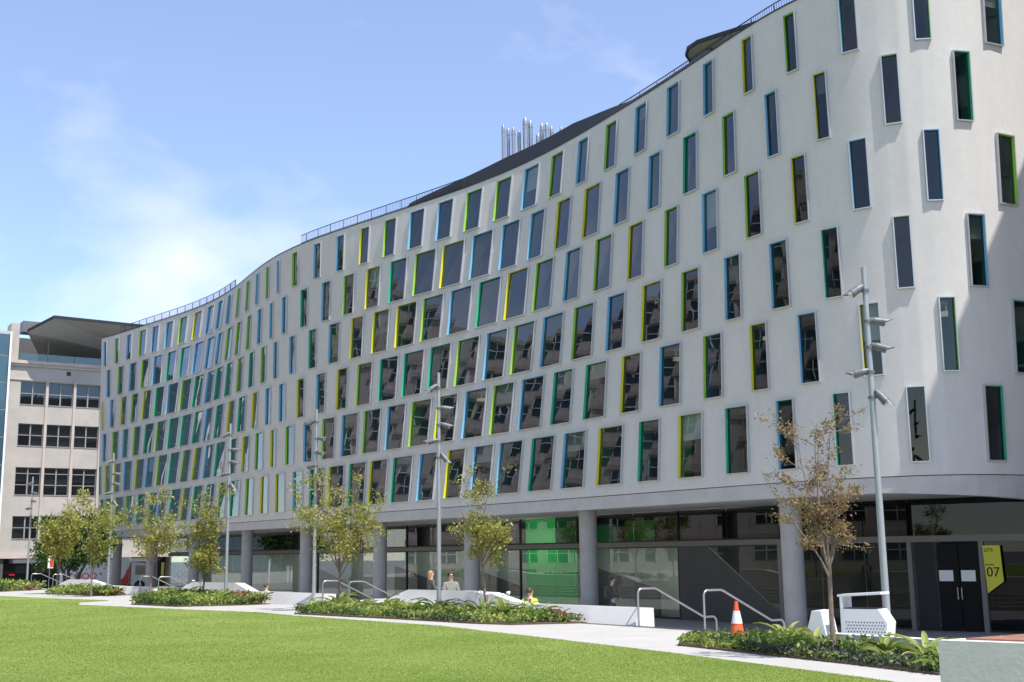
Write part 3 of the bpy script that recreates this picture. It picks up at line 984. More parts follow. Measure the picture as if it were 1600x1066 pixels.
M['blade'] = leaf_mat('grass_blade', [(0.125, 0.19, 0.028), (0.19, 0.265, 0.046), (0.265, 0.325, 0.075), (0.36, 0.36, 0.14)], 0.5)
NB = 330000
yy = 14.0 / (1 - rng.random(NB * 2) * (1 - 14.0 / 52))          # denser near the camera
xx = (rng.random(NB * 2) * 1.0 - 0.52) * yy
ok = inside(LAWN, xx, yy)
xx, yy = xx[ok][:NB], yy[ok][:NB]
nb = len(xx)
a = rng.random(nb) * 2 * np.pi
hh = (0.006 + 0.007 * rng.random(nb)) * (0.8 + 0.02 * yy)
ww = 0.003 + 0.00028 * yy
lx, ly = rng.normal(0, 0.018, nb), rng.normal(0, 0.018, nb)
V = np.empty((nb, 3, 3))
V[:, 0] = np.c_[xx - ww * np.cos(a), yy - ww * np.sin(a), np.full(nb, 0.02)]
V[:, 1] = np.c_[xx + ww * np.cos(a), yy + ww * np.sin(a), np.full(nb, 0.02)]
V[:, 2] = np.c_[xx + lx, yy + ly, 0.025 + hh]
patch = 0.5 + 0.25 * np.sin(xx * 0.9 + 1.3 * np.sin(yy * 0.31)) * np.sin(yy * 0.53 + 0.7 * np.sin(xx * 0.4))
fine = 0.5 + 0.5 * np.sin(xx * 4.1 + 2 * np.sin(yy * 1.7)) * np.sin(yy * 2.9 + 1.5 * np.sin(xx * 2.3))
tone = np.clip(0.15 + patch * 0.45 + fine * 0.2 + rng.normal(0.0, 0.07, nb), 0, 1)
stuff(tri_mesh('grass', V.reshape(-1, 3), np.arange(nb * 3).reshape(-1, 3), M['blade'], tone=tone), 'short mown green grass blades covering the lawn', 'grass')

# ---------------------------------------------------------------- low concrete walls along the terrace edge
M['wall_white'] = mat('white_concrete', (0.60, 0.575, 0.55), 0.75, vary=0.06, scale=1.5, bump=0.08, bump_scale=25)


def edge_wall(name, label, prof, thick=0.45, e0=0.05):
    """low wall with a folded top: prof is a list of (t, top height)"""
    o = thing(name, label, 'wall', ed(prof[0][0], e0, 0), world_parts=True)
    for i in range(len(prof) - 1):
        (ta, za), (tb_, zb) = prof[i], prof[i + 1]
        if tb_ - ta < 0.05:
            continue
        g = 0.004
        mb = MB()
        lean = 0.20
        A = [ed(ta + g, e0 - lean, -0.02), ed(tb_ - g, e0 - lean, -0.02), ed(tb_ - g, e0, zb), ed(ta + g, e0, za)]
        B = [ed(ta + g, e0 + thick, FLOOR), ed(tb_ - g, e0 + thick, FLOOR), ed(tb_ - g, e0 + thick - 0.03, zb - 0.02), ed(ta + g, e0 + thick - 0.03, za - 0.02)]
        vs = A + B
        mb.add(vs, [(1, 0, 3, 2), (4, 5, 6, 7), (3, 7, 6, 2), (0, 4, 7, 3), (5, 1, 2, 6), (0, 1, 5, 4)])
        mb.build('wall_panel', M['wall_white'], o)
    return o


edge_wall('seat_wall', 'pale concrete wall with a folded hump behind the middle planting, nearest of three', [(2.3, 0.42), (6.8, 0.40), (7.6, 0.44), (8.8, 0.66), (10.2, 0.68), (13.2, 0.66), (14.5, 0.36), (16.2, 0.30)])
edge_wall('seat_wall', 'pale concrete wall with a folded hump, second of three along the steps', [(19.0, 0.42), (25.8, 0.40), (27.3, 0.70), (32.1, 0.68), (33.7, 0.36), (34.7, 0.2)])
edge_wall('seat_wall', 'pale concrete folded wall farthest along the steps, before the white truck', [(36.7, 0.1), (38.0, 0.36), (45.2, 0.36), (48.4, 0.62), (52.3, 0.60), (54.3, 0.3)])
# bench ledge in front of the near hump
bl = thing('bench_ledge', 'low flat concrete ledge in front of the nearest folded wall', 'bench', ed(14.5, -0.4, 0), world_parts=True)
MB().prism([ed(11.3, -0.05), ed(16.6, -0.05), ed(16.9, -0.55), ed(11.3, -0.75)], 0.0, 0.27).build('slab', M['wall_white'], bl)
# wall behind the near bed
nw = thing('garden_wall', 'low concrete kerb wall behind the near right planting', 'wall', (6.1, 19.6, 0), world_parts=True)
for A_, B_ in (((5.35, 20.5), (6.25, 19.15)), ((6.25, 19.15), (7.35, 17.3))):
    dn = Vector((B_[0] - A_[0], B_[1] - A_[1])).normalized()
    nn = Vector((-dn.y, dn.x)) * 0.12
    MB().prism([(A_[0] - nn.x, A_[1] - nn.y), (B_[0] - nn.x, B_[1] - nn.y), (B_[0] + nn.x, B_[1] + nn.y), (A_[0] + nn.x, A_[1] + nn.y)], 0, 0.32).build('wall_panel', M['wall_white'], nw)
# concrete bench block at the right edge of the view, timber let into its top
bb = thing('concrete_bench', 'wedge shaped pale concrete bench block with brown timber top at the right edge', 'bench', (7, 13.5, 0), world_parts=True)
top = [(4.98, 14.35), (8.5, 11.35), (10.9, 13.4), (9.4, 17.0)]
c_top = np.mean(top, 0)
M['bench_conc'] = mat('bench_concrete', (0.60, 0.55, 0.54), 0.8, vary=0.10, scale=1.6, bump=0.15, bump_scale=20)
cuts = [0, 0.22, 0.42, 1.0]
for i in range(3):
    a0, a1 = cuts[i], cuts[i + 1]
    T0, T1, Q0, Q1 = np.array(top[0]), np.array(top[1]), np.array(top[3]), np.array(top[2])
    pl = [T0 + (T1 - T0) * (a0 + 0.002), T0 + (T1 - T0) * (a1 - 0.002), Q0 + (Q1 - Q0) * (a1 - 0.002), Q0 + (Q1 - Q0) * (a0 + 0.002)]
    MB().prism([tuple(p) for p in pl], 0.0, 0.635).build('bench_block', M['bench_conc'], bb)
M['timber'] = mat('red_brown_timber', (0.28, 0.13, 0.085), 0.65, vary=0.25, scale=2.0, stretch=(8, 1, 8))
inn = [np.array(p) + (c_top - np.array(p)) * 0.09 for p in top]
for i in range(7):
    f0, f1 = i / 7 + 0.006, (i + 1) / 7 - 0.006
    pl = [inn[0] + (inn[3] - inn[0]) * f0, inn[1] + (inn[2] - inn[1]) * f0, inn[1] + (inn[2] - inn[1]) * f1, inn[0] + (inn[3] - inn[0]) * f1]
    MB().prism([tuple(p) for p in pl], 0.62, 0.655).build('timber_board', M['timber'], bb)

# ---------------------------------------------------------------- handrails
def handrail(t, label, join=False):
    o = thing('handrail', label, 'handrail', ed(t, -0.1, 0), group='bent steel handrails at the steps', world_parts=True)
    h = 0.86

    def P_(e, z):
        return Vector(ed(t, e, z))
    path = [P_(-0.1, 0.0), P_(-0.1, h - 0.12)]
    path += [P_(-0.1 + 0.12 * (1 - math.cos(a)), h - 0.12 + 0.12 * math.sin(a)) for a in np.linspace(0.2, math.pi / 2, 5)]
    path += [P_(0.42, h), P_(0.5, h - 0.02), P_(1.95, h - 0.70), P_(2.03, h - 0.73), P_(2.3, h - 0.73)]
    path += [P_(2.3 + 0.12 * math.sin(a), h - 0.73 - 0.12 * (1 - math.cos(a))) for a in np.linspace(0.3, math.pi / 2, 5)]
    path += [P_(2.42, FLOOR)]
    MB().tube(path, 0.024, 10).build('rail', M['steel'], o, smooth=True)
    pl = MB().lathe(tuple(P_(-0.1, 0.0)), [(0.05, 0.0), (0.05, 0.012)], 14)
    pl.build('base_plate', M['steel'], o)
    return o


for t, lb in ((-0.0, 'bent steel handrail nearest the traffic cone'), (2.2, 'bent steel handrail at the near end of the nearest folded wall'),
              (16.9, 'bent steel handrail at the far end of the nearest folded wall'), (18.9, 'bent steel handrail beside the young tree at the middle steps'),
              (36.2, 'right one of two steel handrails before the second pair of young trees'), (38.9, 'left one of two steel handrails before the second pair of young trees'),
              (55.2, 'steel handrail beside the slim far tree'), (60.5, 'farthest steel handrail near the red sign')):
    handrail(t, lb)

# ---------------------------------------------------------------- lamp poles with clusters of spotlights
M['pole'] = mat('grey_painted_steel', (0.33, 0.345, 0.35), 0.45, metal=0.35, vary=0.06, scale=8)
M['lens'] = mat('lamp_glass', (0.6, 0.6, 0.58), 0.15, spec=0.8)


def spotlight(parent, z, az, tilt, hood=True):
    ca, sa = math.cos(az), math.sin(az)
    c0 = Vector((0.17 * ca, 0.17 * sa, z))
    dr_ = Vector((ca * math.cos(tilt), sa * math.cos(tilt), -math.sin(tilt)))
    mb = MB()
    mb.cyl((0, 0, z - 0.025), (0, 0, z + 0.025), 0.078, n=12)          # clamp
    mb.cyl((0, 0, z), c0, 0.02, n=6)
    mb.cyl(c0 - dr_ * 0.16, c0 - dr_ * 0.03, 0.042, 0.074, 14)
    mb.cyl(c0 - dr_ * 0.03, c0 + dr_ * 0.16, 0.074, 0.077, 14)
    mb.cyl(c0 + dr_ * 0.10, c0 + dr_ * 0.13, 0.085, 0.085, 14)
    o = mb.build('spotlight', M['gal'], parent, smooth=True)
    q = dr_.to_track_quat('Z', 'Y')
    hd = MB()
    vs, fs = [], []
    side = dr_.cross(Vector((0, 0, 1))).normalized()
    up_ = side.cross(dr_).normalized()
    N_ = 10
    for i in range(N_ + 1):
        a = math.pi * (i / N_)
        rad = side * math.cos(a) * 0.079 + up_ * math.sin(a) * 0.079
        ln = 0.16 + 0.14 * math.sin(a)
        vs += [c0 + rad + dr_ * 0.15, c0 + rad * 1.02 + dr_ * ln]
    fs = [(2 * i, 2 * i + 1, 2 * i + 3, 2 * i + 2) for i in range(N_)]
    hd.add(vs, fs).build('hood', M['gal'], o, smooth=True)
    MB().cyl(c0 + dr_ * 0.159, c0 + dr_ * 0.165, 0.07, n=14).build('lens', M['lens'], o)
    return o


POLES = [((6.73, 21.9), 'nearest and tallest looking grey lamp pole, in front of the white bulging wall'),
         ((-2.18, 34.4), 'grey lamp pole beside the two people talking'),
         ((-7.17, 42.8), 'grey lamp pole behind the young tree at the middle steps'),
         ((-11.34, 47.1), 'grey lamp pole before the fluted ground floor glass, fourth along the row'),
         ((-20.25, 59.7), 'grey lamp pole before the white truck, fifth along the row'),
         ((-30.95, 76.1), 'farthest grey lamp pole, in front of the old beige building')]
spots = [(6.55, math.pi * 1.05, 0.6), (5.95, -0.15, 0.18), (5.45, -0.35, 0.35), (4.98, math.pi * 0.96, 0.25), (4.5, -0.6, 0.9)]
proto = None
for i, ((X, Y), lb) in enumerate(POLES):
    gz = step_z((Vector((X, Y)) - E0).dot(EV))
    if proto is None:
        proto = thing('lamp_pole', lb, 'lamp pole', (X, Y, gz), group='lamp poles along the steps')
        pm = MB().cyl((0, 0, -0.2), (0, 0, 7.0), 0.07, 0.048, 16)
        pm.build('pole', M['pole'], proto, smooth=True)
        MB().lathe((0, 0, 0), [(0.15, 0.0), (0.15, 0.02), (0.085, 0.03), (0.08, 0.16)], 16).build('base_collar', M['pole'], proto, smooth=True)
        for z, az, ti in spots:
            spotlight(proto, z, az, ti)
        o = proto
    else:
        o = copy_tree(proto)
        o.location = (X, Y, gz)
        o.rotation_euler.z = (0.25, -0.2, 0.15, 0.35, -0.1)[i - 1]
        o['label'] = lb
    o.scale = (1, 1, (7.0 - gz) / 7.0)

# ---------------------------------------------------------------- traffic cone
M['orange'] = mat('orange_plastic', (0.85, 0.10, 0.02), 0.45)
M['reflective'] = mat('white_reflective_band', (0.75, 0.75, 0.74), 0.4)
cn = thing('traffic_cone', 'orange traffic cone with one white band at the edge of the near planting', 'cone', (4.28, 23.4, 0))
MB().box((0, 0, 0.02), (0.38, 0.38, 0.04)).build('base', M['orange'], cn)
MB().lathe((0, 0, 0), [(0.15, 0.04), (0.145, 0.06), (0.105, 0.30), (0.048, 0.60), (0.032, 0.74), (0.026, 0.745), (0.022, 0.70)], 28).build('cone_body', M['orange'], cn, smooth=True)
MB().lathe((0, 0, 0), [(0.105, 0.325), (0.107, 0.327), (0.064, 0.56), (0.06, 0.562)], 28).build('band', M['reflective'], cn, smooth=True)

# ---------------------------------------------------------------- litter bin and white seat behind the near bed
M['bin_white'] = mat('white_powder_coat', (0.72, 0.72, 0.72), 0.4, vary=0.02)
bn = thing('litter_bin', 'white perforated steel litter bin with a flat cantilevered lid', 'bin', (6.05, 20.75, 0), rz=-0.62)
W_, D_, H_ = 0.80, 0.46, 0.70
body = MB()
pf = [(-W_ / 2, 0.02), (W_ / 2 - 0.06, 0.02), (W_ / 2, 0.48), (W_ / 2 - 0.14, H_), (-W_ / 2, H_)]
vs = [(x, -D_ / 2, z) for x, z in pf] + [(x, D_ / 2, z) for x, z in pf]
n5 = len(pf)
body.add(vs, [tuple(range(n5)), tuple(range(2 * n5 - 1, n5 - 1, -1))] + [(i, i + n5, (i + 1) % n5 + n5, (i + 1) % n5) for i in range(n5)])
body.build('bin_body', M['bin_white'], bn)
hl = MB()
for r_ in range(7):
    for c in range(13):
        x, z = -W_ / 2 + 0.1 + c * 0.052 + (r_ % 2) * 0.026, 0.17 + r_ * 0.052
        hl.add([(x + 0.013 * math.cos(a), -D_ / 2 - 0.002, z + 0.013 * math.sin(a)) for a in np.linspace(0, 2 * math.pi, 9)[:-1]], [tuple(range(8))])
stuff(hl.build('perforations', M['black_metal'], bn))
ld = MB()
ld.box((-W_ / 2 + 0.02, 0, H_ + 0.11), (0.04, D_, 0.24))
ld.box((-0.06, 0, H_ + 0.245), (0.76, D_, 0.04), ry=-0.06)
ld.build('lid', M['bin_white'], bn)
MB().box((-0.08, 0, H_ + 0.008), (0.6, D_ - 0.12, 0.014)).build('bin_opening', M['black_metal'], bn)
ws = thing('white_seat', 'white angled concrete seat block left of the litter bin', 'seat', (5.35, 21.3, 0), rz=-0.6)
MB().add([(-0.22, -0.3, 0), (0.26, -0.3, 0), (0.14, -0.3, 0.66), (-0.02, -0.3, 0.66), (-0.22, 0.3, 0), (0.26, 0.3, 0), (0.14, 0.3, 0.66), (-0.02, 0.3, 0.66)],
         [(0, 1, 2, 3), (5, 4, 7, 6), (3, 2, 6, 7), (0, 3, 7, 4), (1, 5, 6, 2), (0, 4, 5, 1)]).build('seat_block', M['bin_white'], ws)

# ---------------------------------------------------------------- entrance banner
bs = thing('banner_sign', 'yellow hanging banner with black lettering UTS and 07 beside the dark entrance doors', 'sign', (15.4, 39.3, FLOOR), world_parts=True)
dn = (R3 - R1).normalized()
x3 = Vector((dn.x, dn.y, 0))
o3 = Vector(run(R1, R3, 0.475, 0, 0.14))
M['yellow_sign'] = mat('yellow_sign', (0.66, 0.62, 0.05), 0.6)
M['ink'] = mat('black_ink', (0.01, 0.01, 0.01), 0.6)


def bp_(a, z):
    return o3 + x3 * a + Vector((0, 0, z))


n3_ = Vector((dn.y, -dn.x, 0))
fb_ = MB()
outl = [(0.0, 1.78), (0.56, 1.78), (0.60, 0.62), (0.06, 0.24)]
f0 = [bp_(*p) for p in outl]
f1 = [p + n3_ * -0.03 for p in f0]
fb_.add(f0 + f1, [(0, 3, 2, 1), (4, 5, 6, 7)] + [(i, (i + 1) % 4, (i + 1) % 4 + 4, i + 4) for i in range(4)])
fb_.build('banner', M['yellow_sign'], bs)
for body_, size, a, z in (('UTS', 0.16, 0.05, 1.58), ('BUILDING', 0.062, 0.06, 1.14), ('07', 0.44, 0.07, 0.78)):
    text_mesh('lettering', body_, size, M['ink'], bp_(a, z) + n3_ * 0.01, x3, (0, 0, 1), bs)
bs2 = thing('banner_sign', 'small far yellow banner hanging beside the glass shop under the building', 'sign', tuple(inset(84.5, 3.6, FLOOR)), world_parts=True)
q0 = Vector(inset(84.3, 3.6, 0))
q1 = Vector(inset(84.9, 3.6, 0))
t_ = (q0 - q1)
fz = [q1 + Vector((0, 0, 1.4)), q0 + Vector((0, 0, 1.4)), q0 + Vector((0, 0, 0.0)), (q0 + q1) / 2 + Vector((0, 0, 0.5)), q1 + Vector((0, 0, 0.0))]
bk = [p + Vector((0.03, 0.02, 0)) for p in fz]
MB().add(fz + bk, [(0, 4, 3, 2, 1), (5, 6, 7, 8, 9)] + [(i, (i + 1) % 5, (i + 1) % 5 + 5, i + 5) for i in range(5)]).build('banner', M['yellow_sign'], bs2)

# ---------------------------------------------------------------- old beige building at the far left
OA = Vector((-48.03, 112.0))
OD = Vector((0.836, 0.549))
ON = Vector((0.549, -0.836))
M['beige'] = mat('weathered_beige_render', (0.41, 0.375, 0.33), 0.9, vary=0.10, scale=0.5, bump=0.2, bump_scale=6)
M['beige_trim'] = mat('beige_trim', (0.47, 0.40, 0.35), 0.85, vary=0.10, scale=0.8)
M['old_pane'] = glass_mat('old_glass', (0.25, 0.27, 0.27), 0.08, 0.02, 0.4)
M['blind'] = mat('grey_blind', (0.22, 0.22, 0.21), 0.9)
M['sash'] = mat('grey_window_sash', (0.27, 0.25, 0.235), 0.6)
ob = thing('old_building', 'old beige rendered building with wide grey sash windows and a roof terrace', 'building', (OA.x, OA.y, FLOOR), world_parts=True)


def ow(w_, z, d=0.0):
    p = OA + OD * w_ + ON * d
    return (p.x, p.y, z)


def obox(mb, w0, w1, z0, z1, d0, d1):
    vs = [ow(w0, z0, d1), ow(w1, z0, d1), ow(w1, z1, d1), ow(w0, z1, d1), ow(w0, z0, d0), ow(w1, z0, d0), ow(w1, z1, d0), ow(w0, z1, d0)]
    return mb.add(vs, [(0, 1, 2, 3), (5, 4, 7, 6), (3, 2, 6, 7), (0, 4, 5, 1), (0, 3, 7, 4), (1, 5, 6, 2)])


bays = [(0.72, 3.02), (3.32, 5.62), (5.92, 8.22), (8.52, 10.82), (11.12, 13.42)]
rowz = [(16.45, 18.75), (12.47, 14.66), (7.80, 10.48), (3.67, 5.85)]
fc = MB()
wc = [-0.45] + [x for b in bays for x in b] + [16.0]
zc = [1.9] + [x for r_ in rowz[::-1] for x in r_] + [20.45]
for i in range(len(wc) - 1):
    for j in range(len(zc) - 1):
        if i % 2 == 1 and j % 2 == 1:
            continue
        fc.quad(ow(wc[i], zc[j]), ow(wc[i + 1], zc[j]), ow(wc[i + 1], zc[j + 1]), ow(wc[i], zc[j + 1]))
obox(fc, -0.45, -0.44, FLOOR, 20.45, -18, 0)
obox(fc, 15.99, 16.0, FLOOR, 20.45, -18, 0)
fc.quad(ow(-0.45, 20.45), ow(16, 20.45), ow(16, 20.45, -18), ow(-0.45, 20.45, -18))
fc.build('wall', M['beige'], ob)
tr = MB()
for w_ in (3.17, 5.77, 8.37, 10.97):
    obox(tr, w_ - 0.12, w_ + 0.12, 3.0, 19.0, 0.0, 0.12)
tr.build('pilaster_strips', M['beige_trim'], ob)
for z0, z1, d in ((20.45, 20.75, 0.35), (20.2, 20.45, 0.18), (1.9, 2.35, 0.25), (18.85, 18.97, 0.1)):
    obox(MB(), -0.45, 16.0, z0, z1, 0.002, d).build('cornice', M['beige_trim'], ob)
obox(MB(), -0.45, 0.32, 20.76, 24.35, -2.0, 0.1).build('corner_pier', M['beige'], ob)
obox(MB(), 4.9, 5.3, 19.55, 19.95, -0.02, 0.012).build('vent', M['black_metal'], ob)
for i, (w0, w1) in enumerate(bays):
    for j, (z0, z1) in enumerate(rowz):
        fm = MB()
        d0, d1 = -0.28, -0.16
        obox(fm, w0, w1, z0, z0 + 0.08, d0, 0.05)
        obox(fm, w0, w1, z1 - 0.06, z1, d0, d1)
        obox(fm, w0, w0 + 0.06, z0, z1, d0, d1)
        obox(fm, w1 - 0.06, w1, z0, z1, d0, d1)
        wm = (w0 + w1) / 2
        obox(fm, wm - 0.06, wm + 0.06, z0, z1, d0, d1)
        zt = [z0 + (z1 - z0) * 0.5] if j != 2 else [z0 + (z1 - z0) * 0.38, z0 + (z1 - z0) * 0.78]
        for z in zt:
            obox(fm, w0, w1, z - 0.035, z + 0.035, d0, d1)
        for a, b in ((w0, w0 - 0.0), (w1, w1)):
            fm.quad(ow(a, z0, 0), ow(a, z1, 0), ow(a, z1, d0), ow(a, z0, d0))
        fm.quad(ow(w0, z1, 0), ow(w1, z1, 0), ow(w1, z1, d0), ow(w0, z1, d0))
        wn_ = fm.build('window', M['sash'], ob)
        for a, b in ((w0 + 0.06, wm - 0.06), (wm + 0.06, w1 - 0.06)):
            MB().quad(ow(a, z0, -0.24), ow(b, z0, -0.24), ow(b, z1, -0.24), ow(a, z1, -0.24)).build('pane', M['old_pane'], wn_)
            zb = z0 + (z1 - z0) * random.choice((0.0, 0.5, 0.5, 0.3, 0.15))
            MB().quad(ow(a, zb, -0.4), ow(b, zb, -0.4), ow(b, z1, -0.4), ow(a, z1, -0.4)).build('blind', M['blind'], wn_)
MB().quad(ow(-0.4, 2.3, -2.5), ow(16, 2.3, -2.5), ow(16, 20, -2.5), ow(-0.4, 20, -2.5)).build('room_partition', M['dark'], ob)
# roof terrace
tp = MB()
obox(tp, 0.35, 16, 20.76, 24.2, -7.2, -7.0)
tp.build('terrace_rear_wall', M['dark_wall'], ob)
MB().add([ow(0.4, 20.76, -0.5), ow(0.4, 23.2, -0.5), ow(0.4, 24.4, -7), ow(0.4, 20.76, -7)], [(0, 1, 2, 3)]).build('terrace_side_wall', M['dark_wall'], ob)
rs = MB()
lo = [ow(0.8, 23.35, 1.2), ow(2.75, 24.55, 3.2), ow(16.5, 24.45, 3.0), ow(16.5, 22.6, -7.0), ow(3.6, 22.5, -7.0)]
hi = [(p[0], p[1], p[2] + 0.26) for p in lo]
rs.add(lo + hi, [(4, 3, 2, 1, 0), (5, 6, 7, 8, 9)] + [(i, (i + 1) % 5, (i + 1) % 5 + 5, i + 5) for i in range(5)])
roof_o = rs.build('terrace_roof', mat('roof_soffit_board', (0.36, 0.355, 0.34), 0.8), ob)
eg = MB()
for i in (0, 1, 4):
    a, b = Vector(lo[i]), Vector(lo[(i + 1) % 5])
    o_ = Vector((ON.x, ON.y, 0)) * 0.04
    c0, c1 = a + o_, b + o_
    eg.quad(c0 - Vector((0, 0, 0.02)), c1 - Vector((0, 0, 0.02)), c1 + Vector((0, 0, 0.30)), c0 + Vector((0, 0, 0.30)))
eg.build('roof_edge', M['black_metal'], roof_o)
MB().cyl(ow(3.2, 20.76, -0.9), ow(3.2, 24.0, -0.9), 0.1, n=10).build('terrace_post', M['gal'], ob)
obox(MB(), 1.0, 2.6, 24.0, 25.1, -4, -2.2).build('plant_box', M['gal'], ob)
for i in range(6):
    a = 0.5 + i * 2.55
    obox(MB(), a, a + 2.5, 20.78, 21.5, -0.02, 0.0).build('balustrade_glass', M['shop_glass'], ob)
# street level: canopy, shopfront
obox(MB(), 0.6, 13, 1.45, 1.8, 0.05, 2.2).build('awning', M['gal'], ob)
sf = MB()
obox(sf, -0.45, 16, FLOOR, 1.9, -2.0, -1.9)
sf.build('shopfront', M['dark'], ob)
obox(MB(), -0.44, 0.15, FLOOR, 1.9, -1.9, 0.0).build('shop_pier', M['dark_wall'], ob)
for w_ in (5.2, 8.8, 12.4):
    obox(MB(), w_, w_ + 0.4, FLOOR, 1.9, -1.85, -1.5).build('shop_pier', M['dark_wall'], ob)
os_ = thing('open_sign', 'small red neon OPEN sign in the dark shopfront', 'sign', ow(1.0, FLOOR, -1.4), world_parts=True)
text_mesh('lettering', 'OPEN', 0.2, mat('red_neon', (1.0, 0.02, 0.05), 0.5, emit=0.8), ow(0.95, 0.3, -1.3), (OD.x, OD.y, 0), (0, 0, 1), os_, 0.01)
# glass block at the extreme left
gb = thing('glass_building', 'blue glass block with pale mullions at the left edge of the view', 'building', (-56, 108, FLOOR), world_parts=True)
M['blue_glass'] = mat('blue_curtain_glass', (0.04, 0.09, 0.12), 0.12, spec=0.9, vary=0.2, scale=0.4)
gA = OA + ON * 1.2 - OD * 0.5
def gz_(w_, z, d=0.0):
    p = gA + OD * -w_ + ON * d
    return (p.x, p.y, z)
MB().prism([gz_(0.0, 0)[:2], gz_(14, 0)[:2], gz_(14, 0, -14)[:2], gz_(0.0, 0, -14)[:2]], FLOOR, 23.3).build('core', M['conc'], gb)
for r_ in range(9):
    for c in range(5):
        z0 = 0.2 + r_ * 2.6
        MB().quad(gz_(0.25 + c * 2.7 + 2.55, z0 + 0.05, 0.05), gz_(0.25 + c * 2.7, z0 + 0.05, 0.05), gz_(0.25 + c * 2.7, min(z0 + 2.52, 23), 0.05), gz_(0.25 + c * 2.7 + 2.55, min(z0 + 2.52, 23), 0.05)).build('pane', M['blue_glass'], gb)
for c in range(6):
    p = gz_(0.16 + c * 2.7, 11, 0.12)
    MB().box((p[0], p[1], 11.1), (0.16, 0.3, 24.2), math.atan2(OD.y, OD.x)).build('mullion', M['white'], gb)

# ---------------------------------------------------------------- buildings outside the frame that the glass mirrors or that cast shade
def block_building(name, label, A_, B_, depth, z1, storeys, cols, mtl, win_w, win_h, sill, mat_win):
    A_, B_ = Vector(A_), Vector(B_)
    dn_ = (B_ - A_).normalized()
    nn_ = Vector((-dn_.y, dn_.x))                      # points to the back
    o = thing(name, label, 'building', (A_.x, A_.y, FLOOR), world_parts=True)
    MB().prism([tuple(A_), tuple(B_), tuple(B_ + nn_ * depth), tuple(A_ + nn_ * depth)], FLOOR, z1).build('wall', mtl, o)
    L = (B_ - A_).length
    sh = (z1 - FLOOR - 1.0) / storeys
    wm = MB()
    wm.box((0, 0, 0), (win_w, 0.06, win_h))
    wo = None
    fr2 = MB()
    for s in (-1, 0, 1):
        fr2.box((s * win_w / 2, -0.05, 0), (0.08, 0.08, win_h))
    fr2.box((0, -0.05, 0), (win_w, 0.08, 0.08))
    fo = None
    for r_ in range(storeys):
        for c in range(cols):
            p = A_ + dn_ * (L * (c + 0.5) / cols) - nn_ * 0.0
            loc = (p.x, p.y, FLOOR + 1.0 + sh * r_ + sill + win_h / 2)
            if wo is None:
                wo = wm.build('window', mat_win, o)
                fo = fr2.build('frame', M['white'], wo)
                a_, b_ = wo, fo
            else:
                a_ = wo.copy()
                col.objects.link(a_)
                b_ = fo.copy()
                col.objects.link(b_)
                b_.parent = a_
            a_.location = loc
            a_.rotation_euler = (0, 0, math.atan2(dn_.y, dn_.x))
    for r_ in range(storeys + 1):
        c0 = (A_ + B_) / 2 - nn_ * 0.06
        MB().box((c0.x, c0.y, FLOOR + 0.75 + sh * r_), (L, 0.22, 0.5), math.atan2(dn_.y, dn_.x)).build('string_course', M['beige_trim'], o)
    return o


M['dark_window'] = mat('dark_window_glass', (0.03, 0.045, 0.05), 0.1, spec=0.8)
M['pink_brick'] = mat('pinkish_render', (0.56, 0.47, 0.44), 0.9, vary=0.08, scale=0.4)
block_building('opposite_building', 'pinkish beige block across the lawn, out of view, mirrored in the windows', (-47, 14), (-61, 92), 16, 33.0, 10, 21, M['pink_brick'], 2.3, 1.7, 0.9, M['dark_window'])
block_building('side_tower', 'tall pale block to the right, out of view, shading the bulging wall', (25.2, 42.0), (19.4, 24.5), 16, 27.7, 9, 6, M['render'], 1.6, 1.8, 0.8, M['dark_window'])

# ---------------------------------------------------------------- far street furniture and vehicles
tk = thing('box_truck', 'white box truck with a row of red rings on its side, parked beyond the columns', 'truck', (-36.2, 103.5, FLOOR), rz=0.28)
M['truck_white'] = mat('truck_white', (0.75, 0.75, 0.75), 0.4)
M['truck_red'] = mat('truck_red', (0.62, 0.05, 0.02), 0.4)
M['tyre'] = mat('rubber', (0.02, 0.02, 0.02), 0.8)
MB().box((0, 0, 1.75), (5.6, 2.2, 2.3)).build('cargo_box', M['truck_white'], tk)
rg = MB()
for i in range(3):
    n_ = 20
    vs = []
    for r_ in (0.20, 0.29):
        vs += [(-1.35 + i * 0.62 + r_ * math.cos(a), -1.108, 1.35 + r_ * math.sin(a)) for a in np.linspace(0, 2 * math.pi, n_ + 1)[:-1]]
    rg.add(vs, [(j, (j + 1) % n_, n_ + (j + 1) % n_, n_ + j) for j in range(n_)])
rg.build('ring_emblem', M['truck_red'], tk)
MB().add([(1.2, -1.106, 0.62), (2.79, -1.106, 0.62), (2.79, -1.106, 2.2), (2.3, -1.106, 1.1)], [(0, 1, 2, 3)]).build('red_swoosh', M['truck_red'], tk)
cb = MB()
pf = [(2.95, 0.5), (4.75, 0.5), (4.75, 1.3), (4.35, 2.35), (2.95, 2.45)]
vs = [(x, -1.05, z) for x, z in pf] + [(x, 1.05, z) for x, z in pf]
cb.add(vs, [(0, 1, 2, 3, 4), (9, 8, 7, 6, 5)] + [(i, i + 5, (i + 1) % 5 + 5, (i + 1) % 5) for i in range(5)])
cbo = cb.build('cab', M['truck_white'], tk)
MB().add([(3.3, -1.056, 1.4), (4.45, -1.056, 1.4), (4.2, -1.056, 2.15), (3.3, -1.056, 2.2)], [(0, 1, 2, 3)]).build('cab_window', M['dark_window'], cbo)
MB().box((0.5, 0, 0.52), (8.0, 1.6, 0.16)).build('chassis', M['black_metal'], tk)
for x in (-1.7, 3.7):
    for s in (-1, 1):
        wh = MB().cyl((x, s * 0.75, 0.46), (x, s * 1.06, 0.46), 0.46, n=20).build('wheel', M['tyre'], tk)
        MB().cyl((x, s * 1.0, 0.46), (x, s * 1.075, 0.46), 0.24, n=14).build('rim', M['gal'], wh)
